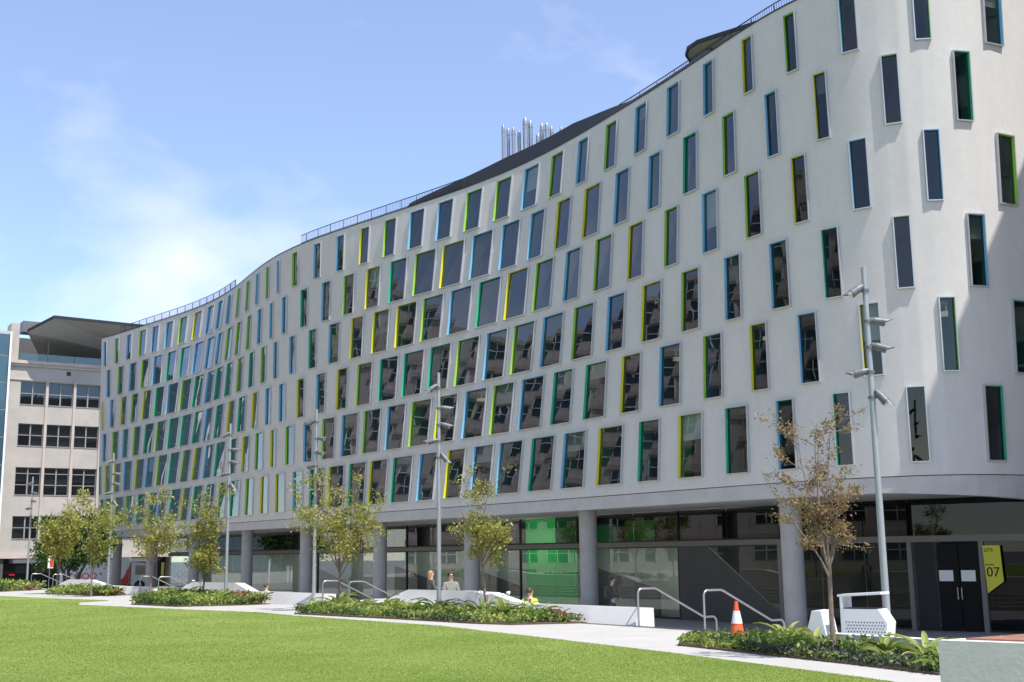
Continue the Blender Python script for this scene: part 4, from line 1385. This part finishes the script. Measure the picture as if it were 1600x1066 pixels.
rsg = thing('street_sign', 'small red and white street sign on a short post by the farthest handrail', 'sign', ed(59.0, 0.6, step_z(0.6)))
MB().cyl((0, 0, 0), (0, 0, 2.2), 0.03, n=8).build('post', M['gal'], rsg)
MB().box((0.06, -0.03, 1.85), (0.34, 0.02, 0.62)).build('sign_plate', M['white'], rsg)
MB().box((0.13, -0.045, 1.87), (0.18, 0.012, 0.5)).build('red_panel', M['truck_red'], rsg)

# ---------------------------------------------------------------- trees
M['bark'] = mat('young_bark', (0.20, 0.15, 0.115), 0.85, vary=0.3, scale=9, bump=0.3, bump_scale=30)
M['bark_dark'] = mat('dark_bark', (0.07, 0.055, 0.045), 0.9, vary=0.3, scale=6)
M['leaf_olive'] = leaf_mat('olive_leaf', [(0.14, 0.155, 0.025), (0.24, 0.255, 0.045), (0.36, 0.36, 0.08), (0.38, 0.27, 0.09)])
M['leaf_bronze'] = leaf_mat('bronze_leaf', [(0.17, 0.10, 0.05), (0.26, 0.155, 0.075), (0.22, 0.19, 0.07), (0.38, 0.23, 0.14)])
M['leaf_dark'] = leaf_mat('dark_green_leaf', [(0.03, 0.065, 0.015), (0.055, 0.115, 0.025), (0.12, 0.20, 0.045)])


def leaves_mesh(name, pts, size, mtl, parent, seed=0, up_bias=0.3):
    r = np.random.default_rng(seed)
    n = len(pts)
    s = size * (0.65 + 0.7 * r.random(n))
    d1 = r.normal(size=(n, 3))
    d1 /= np.linalg.norm(d1, axis=1)[:, None]
    d2 = r.normal(size=(n, 3)) + [0, 0, up_bias]
    d2 -= d1 * (d1 * d2).sum(1)[:, None]
    d2 /= np.linalg.norm(d2, axis=1)[:, None]
    L = d1 * s[:, None]
    Wd = d2 * (s * 0.55)[:, None]
    p = np.asarray(pts)
    V_ = np.stack([p, p + L * 0.5 + Wd * 0.5, p + L, p + L * 0.5 - Wd * 0.5], 1)
    clump = 0.5 + 0.5 * np.sin(p[:, 0] * 5.1 + seed) * np.sin(p[:, 1] * 4.3) * np.sin(p[:, 2] * 4.7)
    tone_ = np.clip(0.25 + 0.3 * clump + r.normal(0.1, 0.22, n), 0, 1)
    return tri_mesh(name, V_.reshape(-1, 3), np.arange(n * 4).reshape(-1, 4), mtl, parent, tone_)


def young_tree(label, loc, height, spread, fork, lean, leaf, nclus, leaf_size, seed, limbs=7, per=11, rad_c=0.10):
    """slim trunk, rising limbs of unequal length, leaves in clusters with gaps between"""
    r = np.random.default_rng(seed)
    o = thing('young_tree', label, 'tree', loc, group='young trees in the planting beds')
    wood = MB()
    base = Vector((0, 0, -0.05))
    top = Vector((lean[0], lean[1], fork))
    mid = base.lerp(top, 0.5) + Vector((r.normal(0, 0.04), r.normal(0, 0.04), 0))
    r0 = 0.0095 * height ** 0.9 + 0.008
    wood.tube([base, mid, top], 0, 8, [r0 * 1.2, r0, r0 * 0.85])
    segs = []

    def branch(p, dr_, ln, rad, depth):
        k = 5
        pts = [p]
        d_ = dr_.normalized()
        for i in range(k):
            d_ = (d_ + Vector((r.normal(0, 0.13), r.normal(0, 0.13), r.normal(0.04, 0.07)))).normalized()
            pts.append(pts[-1] + d_ * ln / k)
        wood.tube(pts, 0, 5, [rad * (1 - 0.8 * i / k) for i in range(k + 1)])
        for i in range(1, k):
            if depth >= 1 or i >= 2:
                segs.append((pts[i], pts[i + 1], 1.0 + depth + (i > 2)))
        if depth < 2:
            for j in range(7 if depth == 0 else 3):
                f = r.uniform(0.2, 0.98) * k
                q = pts[min(int(f), k - 1)].lerp(pts[min(int(f) + 1, k)], f % 1)
                side_ = Vector((r.normal(), r.normal(), r.normal(0.15, 0.35))).normalized()
                branch(q, dr_.normalized() * 0.55 + side_ * 0.85, ln * r.uniform(0.2, 0.42), rad * 0.42, depth + 1)
    H = height - fork
    for i in range(limbs):
        a = 2 * math.pi * (i + r.uniform(-0.35, 0.35)) / limbs
        ti = r.uniform(0.45, 1.05) * spread
        dr_ = Vector((math.cos(a) * ti, math.sin(a) * ti, H * r.uniform(0.35, 0.95)))
        branch(base.lerp(top, r.uniform(0.8, 1.0)), dr_, dr_.length, r0 * 0.5, 0)
    branch(top, Vector((lean[0] * 0.3, lean[1] * 0.3, H)), H, r0 * 0.7, 0)
    wood.build('trunk', M['bark'], o, smooth=True)
    w_ = np.array([s_[2] for s_ in segs])
    pick = r.choice(len(segs), nclus, p=w_ / w_.sum())
    pts = []
    for t in pick:
        a, b, _ = segs[t]
        c = np.array(a.lerp(b, r.random()))
        m_ = max(2, int(r.normal(per, per * 0.35)))
        pts.append(c + r.normal(0, rad_c, (m_, 3)) * [1, 1, 0.8])
    stuff(leaves_mesh('crown', np.concatenate(pts), leaf_size, M[leaf], o, seed))
    return o


young_tree('nearest young tree, sparse with bronze leaves, before the litter bin', (5.03, 19.2, 0), 3.8, 0.8, 1.45, (0.0, 0.0), 'leaf_bronze', 680, 0.05, 11, limbs=6, per=8, rad_c=0.055)
young_tree('leaning young tree with olive leaves before the two people talking', (-0.70, 33.0, 0), 4.0, 1.0, 1.5, (-0.22, 0.0), 'leaf_olive', 290, 0.085, 5, limbs=6, per=12)
young_tree('young tree with a wide leafy crown beside the middle handrails', (-5.75, 39.0, 0), 4.0, 1.4, 1.25, (0.05, 0), 'leaf_olive', 400, 0.10, 23, limbs=9, per=12, rad_c=0.12)
young_tree('young tree before the fourth lamp pole, crown reaching low', (-12.3, 47.2, 0), 4.3, 1.0, 0.95, (0.1, 0), 'leaf_olive', 270, 0.115, 31, limbs=6, per=12, rad_c=0.12)
young_tree('young forked tree left of the fourth lamp pole', (-17.3, 57.0, 0), 4.7, 1.3, 1.4, (0, 0), 'leaf_olive', 240, 0.13, 42, limbs=5, per=12, rad_c=0.14)
young_tree('slim upright young tree at the far end of the building', (-19.75, 56.0, 0), 4.8, 0.45, 1.2, (0, 0), 'leaf_olive', 220, 0.12, 53, limbs=3, per=12, rad_c=0.13)
young_tree('farthest young tree, broad crown, before the dark street tree', (-23.45, 61.4, 0), 4.7, 1.4, 1.5, (0.1, 0), 'leaf_olive', 260, 0.14, 64, limbs=7, per=12, rad_c=0.15)

# the dark street tree
stt = thing('street_tree', 'large dark green street tree in front of the old beige building', 'tree', (-32.6, 88.0, FLOOR))
wood = MB()
r = np.random.default_rng(3)
for k_ in range(3):
    a = k_ * 2.1
    wood.tube([(0.3 * math.cos(a), 0.3 * math.sin(a), 0), (0.6 * math.cos(a), 0.5 * math.sin(a), 1.6), (1.5 * math.cos(a), 1.3 * math.sin(a), 3.2)], 0, 7, [0.17, 0.13, 0.05])
wood.build('trunk', M['bark_dark'], stt, smooth=True)
pts = []
for k_ in range(60):
    c = r.normal(size=3)
    c /= np.linalg.norm(c)
    c = c * [2.9, 2.6, 1.9] * r.uniform(0.55, 1.0) + [0.2, 0, 4.0]
    pts.append(c + r.normal(0, 0.36, (260, 3)))
stuff(leaves_mesh('crown', np.concatenate(pts), 0.24, M['leaf_dark'], stt, 9))
st2 = thing('street_tree', 'dark tree seen between the columns beyond the far end of the building', 'tree', (-28.5, 118.0, FLOOR))
MB().tube([(0, 0, 0), (0.1, 0, 2), (0.2, 0, 4)], 0, 7, [0.2, 0.16, 0.08]).build('trunk', M['bark_dark'], st2, smooth=True)
pts = []
for k_ in range(50):
    c = r.normal(size=3)
    c /= np.linalg.norm(c)
    pts.append(c * [6, 3, 2.0] * r.uniform(0.4, 1.0) + [0, 0, 4.3] + r.normal(0, 0.45, (170, 3)))
stuff(leaves_mesh('crown', np.concatenate(pts), 0.2, M['leaf_dark'], st2, 12))

# ---------------------------------------------------------------- planting beds
M['soil'] = mat('bark_mulch', (0.11, 0.07, 0.05), 0.95, vary=0.4, scale=20, bump=0.6, bump_scale=60)
M['cover'] = leaf_mat('ground_cover_leaf', [(0.06, 0.10, 0.025), (0.12, 0.19, 0.04), (0.24, 0.32, 0.07), (0.38, 0.42, 0.10)])
M['purple'] = leaf_mat('dark_purple_leaf', [(0.02, 0.022, 0.022), (0.045, 0.045, 0.05), (0.06, 0.075, 0.045), (0.09, 0.08, 0.10)], 0.15)
M['strap'] = leaf_mat('strap_leaf', [(0.07, 0.13, 0.025), (0.15, 0.23, 0.045), (0.26, 0.33, 0.085), (0.42, 0.41, 0.15)])
M['green_stem'] = mat('green_stem', (0.12, 0.2, 0.05), 0.6)
M['red_leaf'] = leaf_mat('red_leaf', [(0.12, 0.03, 0.02), (0.25, 0.07, 0.05), (0.30, 0.16, 0.10)])
M['cream_leaf'] = leaf_mat('cream_flower', [(0.5, 0.4, 0.15), (0.7, 0.6, 0.3)])
BEDS = {
    'near': [(2.98, 22.38), (5.09, 18.16), (5.75, 16.6), (6.6, 17.0), (7.0, 17.6), (6.1, 19.1), (5.2, 20.5), (4.5, 23.2), (3.5, 24.2)],
    'middle': [(-6.67, 36.38), (-3.22, 32.73), (-1.05, 30.17), (-0.09, 29.42), (1.75, 29.8), (0.4, 31.6), (-3.9, 37.4), (-5.8, 40.4), (-6.4, 40.2)],
    'second': [(-14.59, 45.67), (-12.03, 42.9), (-9.69, 43.61), (-9.0, 44.3), (-13.6, 51.0), (-15.4, 52.6)],
    'third': [(-23.67, 60.69), (-19.03, 56.23), (-18.7, 57.6), (-23.2, 64.0)],
    'farthest': [(-40.0, 70.0), (-28.64, 66.0), (-27.6, 70.8), (-33.5, 79.0), (-42, 78)],
}


def cover(name, poly, dens, hmax, size, mtl, seed, label, sub=None):
    r = np.random.default_rng(seed)
    P_ = np.array(poly)
    lo_, hi_ = P_.min(0), P_.max(0)
    n = int(dens * (hi_ - lo_).prod())
    x = lo_[0] + r.random(n) * (hi_ - lo_)[0]
    y = lo_[1] + r.random(n) * (hi_ - lo_)[1]
    k = inside(poly, x, y)
    if sub is not None:
        k &= sub(x, y)
    k &= np.hypot(x - 4.2, y - 23.25) > 0.42                    # kept clear round the traffic cone
    x, y = x[k], y[k]
    # mound height follows a noise of clumps
    hgt = hmax * (0.45 + 0.55 * (0.5 + 0.5 * np.sin(x * 3.1 + seed) * np.sin(y * 2.7 + 1.7 * seed)))
    z = 0.03 + hgt * r.random(len(x)) ** 0.6
    o = leaves_mesh(name, np.c_[x, y, z], size, mtl, None, seed, 1.2)
    pt = 0.5 + 0.5 * np.sin(x * 2.1 + seed * 3) * np.sin(y * 1.6 + seed) + r.normal(0, 0.2, len(x)) + 0.25 * (z / (hmax + 0.03) - 0.5)
    o.data.attributes['tone'].data.foreach_set('value', np.clip(pt, 0, 1).astype(np.float32))
    return stuff(o, label, 'plants')


for nm, poly in BEDS.items():
    structure(MB().prism(poly, 0.003, 0.03).build('planting_soil', M['soil']))
split = lambda x, y: (x - 3.4) * 0.43 + (y - 22.3) * 0.9 > -0.0
cover('ground_cover', BEDS['near'], 900, 0.16, 0.075, M['cover'], 1, 'low green ground cover at the front of the near right planting bed')
cover('ground_cover', BEDS['near'], 600, 0.34, 0.085, M['cover'], 21, 'taller green leafy ground cover round the trunk in the near bed', lambda x, y: (y < 22.0) & (y > 19.0) & ((x - 4.05) * 2 + (y - 20.2) > 0.2))
cover('ground_cover', BEDS['near'], 1100, 0.17, 0.065, M['purple'], 2, 'dark purple low plants along the front of the near bed', lambda x, y: ((x - 4.05) * 2 + (y - 20.2) * 1.0 < 0.95) & (y < 20.6))
cover('ground_cover', BEDS['middle'], 520, 0.30, 0.095, M['cover'], 3, 'green ground cover in the middle planting bed before the folded wall')
cover('ground_cover', BEDS['middle'], 520, 0.2, 0.07, M['purple'], 4, 'dark purple low plants in the middle planting bed', lambda x, y: (np.hypot(x + 1.6, y - 31.4) < 1.3))
cover('ground_cover', BEDS['second'], 380, 0.42, 0.13, M['cover'], 5, 'green ground cover in the second planting bed')
cover('ground_cover', BEDS['third'], 300, 0.4, 0.15, M['cover'], 6, 'green ground cover in the third planting bed by the slim tree')
cover('ground_cover', BEDS['farthest'], 90, 0.5, 0.2, M['cover'], 7, 'green ground cover in the farthest planting bed at the left edge')


def strap_mesh(name, n, ln, wid, mtl, seed, upright=0.6):
    """rosette of arching strap leaves"""
    r = np.random.default_rng(seed)
    V_, F_, tn_ = [], [], []
    K = 6
    for i in range(n):
        a = 2 * math.pi * i / n * 2.4 + r.normal(0, 0.25)
        L = ln * r.uniform(0.65, 1.1)
        el = r.uniform(upright, 1.35)
        ca, sa = math.cos(a), math.sin(a)
        x = z = 0.0
        e = el
        pts = []
        for k in range(K + 1):
            pts.append((x, z))
            x += math.cos(e) * L / K
            z += math.sin(e) * L / K
            e -= r.uniform(0.2, 0.36)
        tone_ = r.uniform(0.1, 1.0)
        b0 = len(V_)
        for k, (px_, pz) in enumerate(pts):
            f = k / K
            w2 = wid * (0.45 + 1.5 * f * (1 - f) * 1.6) * (1 - f ** 4) / 2
            V_.append((ca * px_ - sa * w2, sa * px_ + ca * w2, pz + 0.012 * (f > 0)))
            V_.append((ca * px_, sa * px_, pz - w2 * 0.35))
            V_.append((ca * px_ + sa * w2, sa * px_ - ca * w2, pz + 0.012 * (f > 0)))
        for k in range(K):
            o_ = b0 + 3 * k
            F_ += [(o_, o_ + 1, o_ + 4, o_ + 3), (o_ + 1, o_ + 2, o_ + 5, o_ + 4)]
            tn_ += [tone_, tone_ * 0.9]
    me = bpy.data.meshes.new(name)
    me.from_pydata(V_, [], F_)
    tone_attr(me, np.clip(tn_, 0, 1))
    me.polygons.foreach_set('use_smooth', [True] * len(me.polygons))
    me.materials.append(mtl)
    return me


SM = [strap_mesh('strap_leaves', 17, 0.62, 0.085, M['strap'], s, 0.55) for s in range(4)]
RM = [strap_mesh('red_leaves', 13, 0.48, 0.07, M['red_leaf'], s, 0.8) for s in range(2)]
DM = [strap_mesh('blade_leaves', 26, 0.55, 0.03, M['cover'], s, 0.7) for s in range(2)]


ORD = ['leftmost', 'second from the left', 'third from the left', 'fourth from the left', 'fifth from the left', 'sixth from the left', 'seventh from the left',
       'eighth from the left', 'ninth from the left', 'tenth from the left', 'eleventh from the left', 'twelfth from the left', 'thirteenth from the left', 'fourteenth from the left']


def plants(meshes, name, spots_, label, group, s0=1.0, seed=0):
    r = random.Random(seed)
    spots_ = sorted(spots_, key=lambda p: p[0] / p[1])              # from left to right as one looks across the lawn
    for i, (x, y) in enumerate(spots_):
        o = link(name, meshes[i % len(meshes)])
        o.location = (x, y, 0.03)
        o.rotation_euler = (0, 0, r.uniform(0, 6.28))
        k = s0 * r.uniform(0.8, 1.2)
        o.scale = (k, k, k)
        tag(o, label + (', ' + ORD[i] if len(spots_) > 1 else ''), 'plant', group)


plants(SM, 'strap_plant', [(4.8, 21.6), (4.95, 21.0), (5.0, 20.3), (4.65, 20.7), (5.45, 19.3), (5.75, 18.9), (6.15, 18.2), (6.4, 17.6), (6.2, 17.3), (6.0, 17.8), (5.95, 16.95), (6.65, 17.3), (5.6, 18.3)], 'broad strap leaved plant in the near right planting bed', 'strap plants in the near bed', 1.05, 1)
plants(SM, 'strap_plant', [(-1.5, 32.3), (-2.4, 33.6), (-3.2, 34.6), (-4.0, 35.8), (-4.9, 37.2), (-0.3, 31.0), (-5.6, 38.3), (-2.9, 33.4)], 'broad strap leaved plant in the middle planting bed', 'strap plants in the middle bed', 1.35, 2)
plants(DM, 'blade_plant', [(-0.9, 31.9), (-1.9, 33.0), (0.2, 31.0), (-0.2, 31.5), (-3.4, 35.5), (-2.2, 34.0), (0.6, 30.4)], 'clump of thin upright blades in the middle planting bed', 'blade clumps in the middle bed', 1.5, 3)
plants(RM, 'red_plant', [(1.1, 30.2), (-9.7, 44.3), (-9.4, 44.6), (-10.1, 44.5), (-19.3, 57.3), (-27.9, 69.0), (-18.95, 57.0)], 'reddish rosette plant at the end of a planting bed', 'red rosettes at the bed ends', 1.5, 4)
plants(SM, 'strap_plant', [(-10.6, 44.8), (-11.2, 45.4), (-12.0, 46.0), (-12.6, 47.6), (-13.2, 48.4), (-11.0, 46.2), (-14.0, 49.4)], 'strap leaved plant in the second planting bed', 'strap plants in the second bed', 1.3, 5)
plants(SM, 'strap_plant', [(-20.2, 58.2), (-21.0, 59.2), (-22.0, 60.4), (-22.8, 61.8), (-20.6, 59.6)], 'strap leaved plant in the third planting bed', 'strap plants in the third bed', 1.3, 6)
plants(SM, 'strap_plant', [(-29.5, 68.6), (-31.0, 69.4), (-32.2, 70.2), (-30.2, 71.0), (-33.6, 71.4)], 'strap leaved plant in the farthest planting bed', 'strap plants in the farthest bed', 1.6, 7)

CM = [strap_mesh('cream_bracts', 5, 0.42, 0.09, M['cream_leaf'], s, 1.15) for s in range(2)]
plants(CM, 'cream_spike', [(-2.05, 33.6)], 'cream coloured upright flower spike before the folded wall', None, 1.3, 8)
plants(RM, 'red_plant', [(4.7, 21.2), (-4.6, 36.9), (-5.3, 38.0)], 'reddish rosette plant among the green leaves', 'red rosettes inside the beds', 1.1, 9)
# small white flower heads on stalks
for i, (x, y, hz) in enumerate(((-13.2, 49.2, 0.75), (-12.8, 48.8, 0.7), (-0.95, 32.3, 0.66), (-0.75, 32.0, 0.62), (-0.35, 31.7, 0.6), (-0.2, 31.55, 0.66))):
    fl = thing('flower', 'small white flower on a thin stalk above the beds, ' + ORD[i], 'flower', (x, y, 0.02), group='white flowers above the beds')
    MB().cyl((0, 0, 0), (0.02, 0, hz), 0.006, n=5).build('stalk', M['green_stem'], fl)
    hd_ = MB()
    rr_ = random.Random(i)
    for k in range(9):
        d_ = Vector((rr_.uniform(-1, 1), rr_.uniform(-1, 1), rr_.uniform(-0.2, 1))).normalized()
        hd_.cyl(Vector((0.02, 0, hz)), Vector((0.02, 0, hz)) + d_ * 0.07, 0.006, 0.02, 5)
    hd_.build('flower_head', M['white'], fl)

# ---------------------------------------------------------------- people
M['skin'] = mat('skin', (0.55, 0.33, 0.24), 0.5)
M['hair_brown'] = mat('brown_hair', (0.05, 0.03, 0.02), 0.6)
M['hair_blond'] = mat('fair_hair', (0.36, 0.19, 0.08), 0.55, vary=0.3, scale=30)


def skin_mesh(name, verts, edges, radii, mtl, parent, sub=2):
    """one continuous surface grown round a skeleton"""
    me = bpy.data.meshes.new(name)
    me.from_pydata(verts, edges, [])
    me.materials.append(mtl)
    o = link(name, me, parent)
    md = o.modifiers.new('skin', 'SKIN')
    md.use_smooth_shade = True
    layer = me.skin_vertices[0].data
    for v, rr in zip(layer, radii):
        v.radius = rr if isinstance(rr, tuple) else (rr, rr)
        v.use_root = False
    layer[0].use_root = True
    sd = o.modifiers.new('subdivision', 'SUBSURF')
    sd.levels = sd.render_levels = sub
    return o


def person(label, loc, rz, h, top_mat, leg_mat, hair_mat, pose='stand', hair='short', arms=((0.10, -0.06), (0.10, -0.06)), bend=0.0, extras=()):
    """figure facing -Y; arms: for each side how far the hand reaches forward and how high (of body height)"""
    o = thing('person', label, 'person', loc, rz)
    pel = 0.52 * h
    if pose == 'sit':
        pel = 0.06 * h
    V_ = [(0, 0, pel), (0, -0.005 * h, pel + 0.12 * h), (0, 0, pel + 0.25 * h), (0, 0.005 * h, pel + 0.305 * h),
          (0, -0.005 * h, pel + 0.345 * h), (0, -0.01 * h, pel + 0.385 * h), (0, -0.004 * h, pel + 0.425 * h), (0, 0.0, pel + 0.455 * h)]
    R_ = [(0.085 * h, 0.06 * h), (0.075 * h, 0.055 * h), (0.085 * h, 0.06 * h), (0.055 * h, 0.042 * h), (0.034 * h, 0.036 * h), (0.038 * h, 0.045 * h), (0.044 * h, 0.052 * h), (0.030 * h, 0.036 * h)]
    E_ = [(i, i + 1) for i in range(7)]
    sleeves, legs = [], []
    for s, (fwd_, hz_) in zip((-1, 1), arms):
        sh = (s * 0.105 * h, 0, pel + 0.275 * h)
        el = (s * 0.135 * h, -fwd_ * 0.25 * h, pel + 0.11 * h)
        ha = (s * 0.115 * h, -0.02 * h - fwd_ * h, pel + 0.11 * h + hz_ * h)
        wr = tuple(np.array(el) + (np.array(ha) - np.array(el)) * 0.82)
        b = len(V_)
        V_ += [sh, el, wr, ha]
        R_ += [0.036 * h, 0.026 * h, 0.017 * h, (0.022 * h, 0.012 * h)]
        E_ += [(2, b), (b, b + 1), (b + 1, b + 2), (b + 2, b + 3)]
        dv = np.array(ha) - np.array(wr)
        dv = dv / np.linalg.norm(dv)
        sd_ = np.array([1.0, 0, 0])
        for k, off_ in enumerate((-0.010, -0.0033, 0.0033, 0.010)):
            p1 = np.array(ha) + sd_ * off_ * h + dv * 0.012 * h
            p2 = p1 + dv * (0.028, 0.033, 0.03, 0.022)[k] * h + np.array([0, 0, -0.006 * h])
            c = len(V_)
            V_ += [tuple(p1), tuple(p2)]
            R_ += [0.0052 * h, 0.004 * h]
            E_ += [(b + 3, c), (c, c + 1)]
        c = len(V_)
        th = np.array(wr) + sd_ * (-s) * 0.014 * h + dv * 0.012 * h
        V_ += [tuple(th), tuple(th + dv * 0.025 * h + sd_ * (-s) * 0.006 * h)]
        R_ += [0.006 * h, 0.0045 * h]
        E_ += [(b + 2, c), (c, c + 1)]
        sleeves.append((sh, el, wr))
    for s in (-1, 1):
        hip = (s * 0.052 * h, 0, pel - 0.02 * h)
        if pose == 'sit':
            kn = (s * 0.06 * h, -0.25 * h, pel - 0.0 * h)
            an = (s * 0.06 * h, -0.27 * h, pel - 0.24 * h)
        elif pose == 'walk':
            kn = (s * 0.05 * h, -s * 0.08 * h - 0.02 * h, 0.275 * h)
            an = (s * 0.05 * h, -s * 0.14 * h, 0.045 * h)
        else:
            kn = (s * 0.055 * h, -0.008 * h, 0.28 * h)
            an = (s * 0.058 * h, 0.006 * h, 0.045 * h)
        toe = (an[0], an[1] - 0.085 * h, an[2] - 0.028 * h)
        b = len(V_)
        V_ += [hip, kn, an, toe]
        R_ += [0.055 * h, 0.035 * h, 0.022 * h, (0.024 * h, 0.016 * h)]
        E_ += [(0, b), (b, b + 1), (b + 1, b + 2), (b + 2, b + 3)]
        legs.append((hip, kn, an))
    # nose
    b = len(V_)
    V_.append((0, -0.066 * h, pel + 0.405 * h))
    R_.append(0.007 * h)
    E_.append((6, b))
    skin_mesh('body', V_, E_, R_, M['skin'], o)
    # shirt or jacket
    V2 = [(0, 0, pel - 0.055 * h), V_[1], V_[2], (0, 0.003 * h, pel + 0.315 * h)]
    R2 = [(0.098 * h, 0.072 * h), (0.090 * h, 0.068 * h), (0.097 * h, 0.072 * h), (0.055 * h, 0.048 * h)]
    E2 = [(0, 1), (1, 2), (2, 3)]
    for sh, el, wr in sleeves:
        b = len(V2)
        V2 += [sh, el, wr]
        R2 += [0.044 * h, 0.034 * h, 0.026 * h]
        E2 += [(2, b), (b, b + 1), (b + 1, b + 2)]
    skin_mesh('jacket', V2, E2, R2, top_mat, o)
    V3 = [(0, 0, pel + 0.06 * h), (0, 0, pel - 0.01 * h)]
    R3 = [(0.088 * h, 0.066 * h), (0.092 * h, 0.066 * h)]
    E3 = [(0, 1)]
    for hip, kn, an in legs:
        b = len(V3)
        V3 += [hip, kn, an]
        R3 += [0.061 * h, 0.043 * h, 0.033 * h]
        E3 += [(1, b), (b, b + 1), (b + 1, b + 2)]
    skin_mesh('trousers', V3, E3, R3, leg_mat, o)
    # hair: a cap over the skull, longer behind where the hair is long
    hm = MB()
    c = Vector((0, 0.008 * h, pel + 0.425 * h))
    n_, m_ = 16, 8
    vs, fs = [], []
    for i in range(m_ + 1):
        ph = math.pi * 0.60 * i / m_
        for j in range(n_):
            a = 2 * math.pi * j / n_
            back = 0.5 + 0.5 * math.sin(a)
            zz = math.cos(ph) * 0.058 * h
            if i == m_:
                zz -= (0.015 if hair == 'short' else 0.13) * h * back
            if hair == 'long' and i == m_ - 1:
                zz -= 0.05 * h * back
            rx_ = 0.052 * h * max(math.sin(ph), 0.02)
            ry_ = 0.062 * h * max(math.sin(ph), 0.02)
            if math.sin(a) < -0.3 and i >= m_ - 3:
                zz = max(zz, 0.022 * h)
            vs.append(c + Vector((rx_ * math.cos(a), ry_ * math.sin(a), zz)))
    for i in range(m_):
        for j in range(n_):
            fs.append((i * n_ + j, (i + 1) * n_ + j, (i + 1) * n_ + (j + 1) % n_, i * n_ + (j + 1) % n_))
    hm.add(vs, fs).build('hair', hair_mat, o, smooth='all')
    # eyes and mouth
    fm = MB()
    for s in (-1, 1):
        fm.lathe((s * 0.018 * h, -0.050 * h, pel + 0.418 * h), [(0.001, -0.004 * h), (0.006 * h, 0), (0.001, 0.004 * h)], 8)
    fm.box((0, -0.052 * h, pel + 0.383 * h), (0.022 * h, 0.008 * h, 0.004 * h))
    fm.build('facial_features', M['ink'], o)
    if 'glasses' in extras:
        gm = MB()
        for s in (-1, 1):
            gm.box((s * 0.019 * h, -0.062 * h, pel + 0.418 * h), (0.03 * h, 0.004, 0.016 * h))
            gm.box((s * 0.045 * h, -0.03 * h, pel + 0.42 * h), (0.003, 0.06 * h, 0.004))
        gm.build('glasses', M['ink'], o)
    if 'backpack' in extras:
        bpk = MB().box((0, 0.105 * h, pel + 0.17 * h), (0.16 * h, 0.09 * h, 0.25 * h), taper=0.85)
        bpk.box((0, 0.155 * h, pel + 0.13 * h), (0.12 * h, 0.03 * h, 0.12 * h), taper=0.9)
        bpk.build('backpack', mat('olive_canvas', (0.05, 0.055, 0.04), 0.8), o)
    if 'straps' in extras:
        for s in (-1, 1):
            MB().box((s * 0.045 * h, 0.062 * h, pel + 0.17 * h), (0.022 * h, 0.012, 0.27 * h)).build('brace', M['ink'], o)
    return o


GREY_J = mat('grey_jacket', (0.22, 0.22, 0.19), 0.85, vary=0.25, scale=25)
DARK_T = mat('dark_grey_shirt', (0.08, 0.085, 0.085), 0.85, vary=0.2, scale=20)
JEANS = mat('blue_jeans', (0.04, 0.07, 0.14), 0.85)
BLACKP = mat('black_trousers', (0.025, 0.025, 0.03), 0.8)
HIVIS = mat('hi_vis_yellow', (0.62, 0.85, 0.04), 0.6)


def stand_at(x, y):
    return (x, y, step_z((Vector((x, y)) - E0).dot(EV)))


pm_ = stand_at(-2.02, 37.6)
person('man in glasses and a grey jacket facing the fair haired woman by the lamp pole', pm_, 0.35, 1.16 - pm_[2] + 0.03, GREY_J, JEANS, M['hair_brown'], arms=((0.16, 0.05), (0.14, 0.02)), extras=('glasses',))
pw_ = stand_at(-2.62, 37.4)
person('woman with long fair hair and a dark grey top beside the lamp pole', pw_, 2.0, 1.20 - pw_[2] + 0.03, DARK_T, BLACKP, M['hair_blond'], hair='long', arms=((0.15, 0.03), (0.17, 0.04)))
sz = step_z(0.5)
person('man in a yellow hi vis vest seated on the steps, seen from behind', (0.40, 33.1, sz + 0.18), 2.55, 1.78, HIVIS, BLACKP, M['hair_brown'], pose='sit', extras=('straps',))
person('person in a yellow hi vis vest seated behind the second folded wall', (*ed(25.4, 0.6), step_z(0.6) + 0.1), 2.4, 1.7, HIVIS, BLACKP, M['hair_brown'], pose='sit')
person('person with a dark backpack walking right of the second column', (3.65, 45.2, FLOOR), 1.9, 1.85, DARK_T, JEANS, M['hair_brown'], pose='walk', extras=('backpack',))
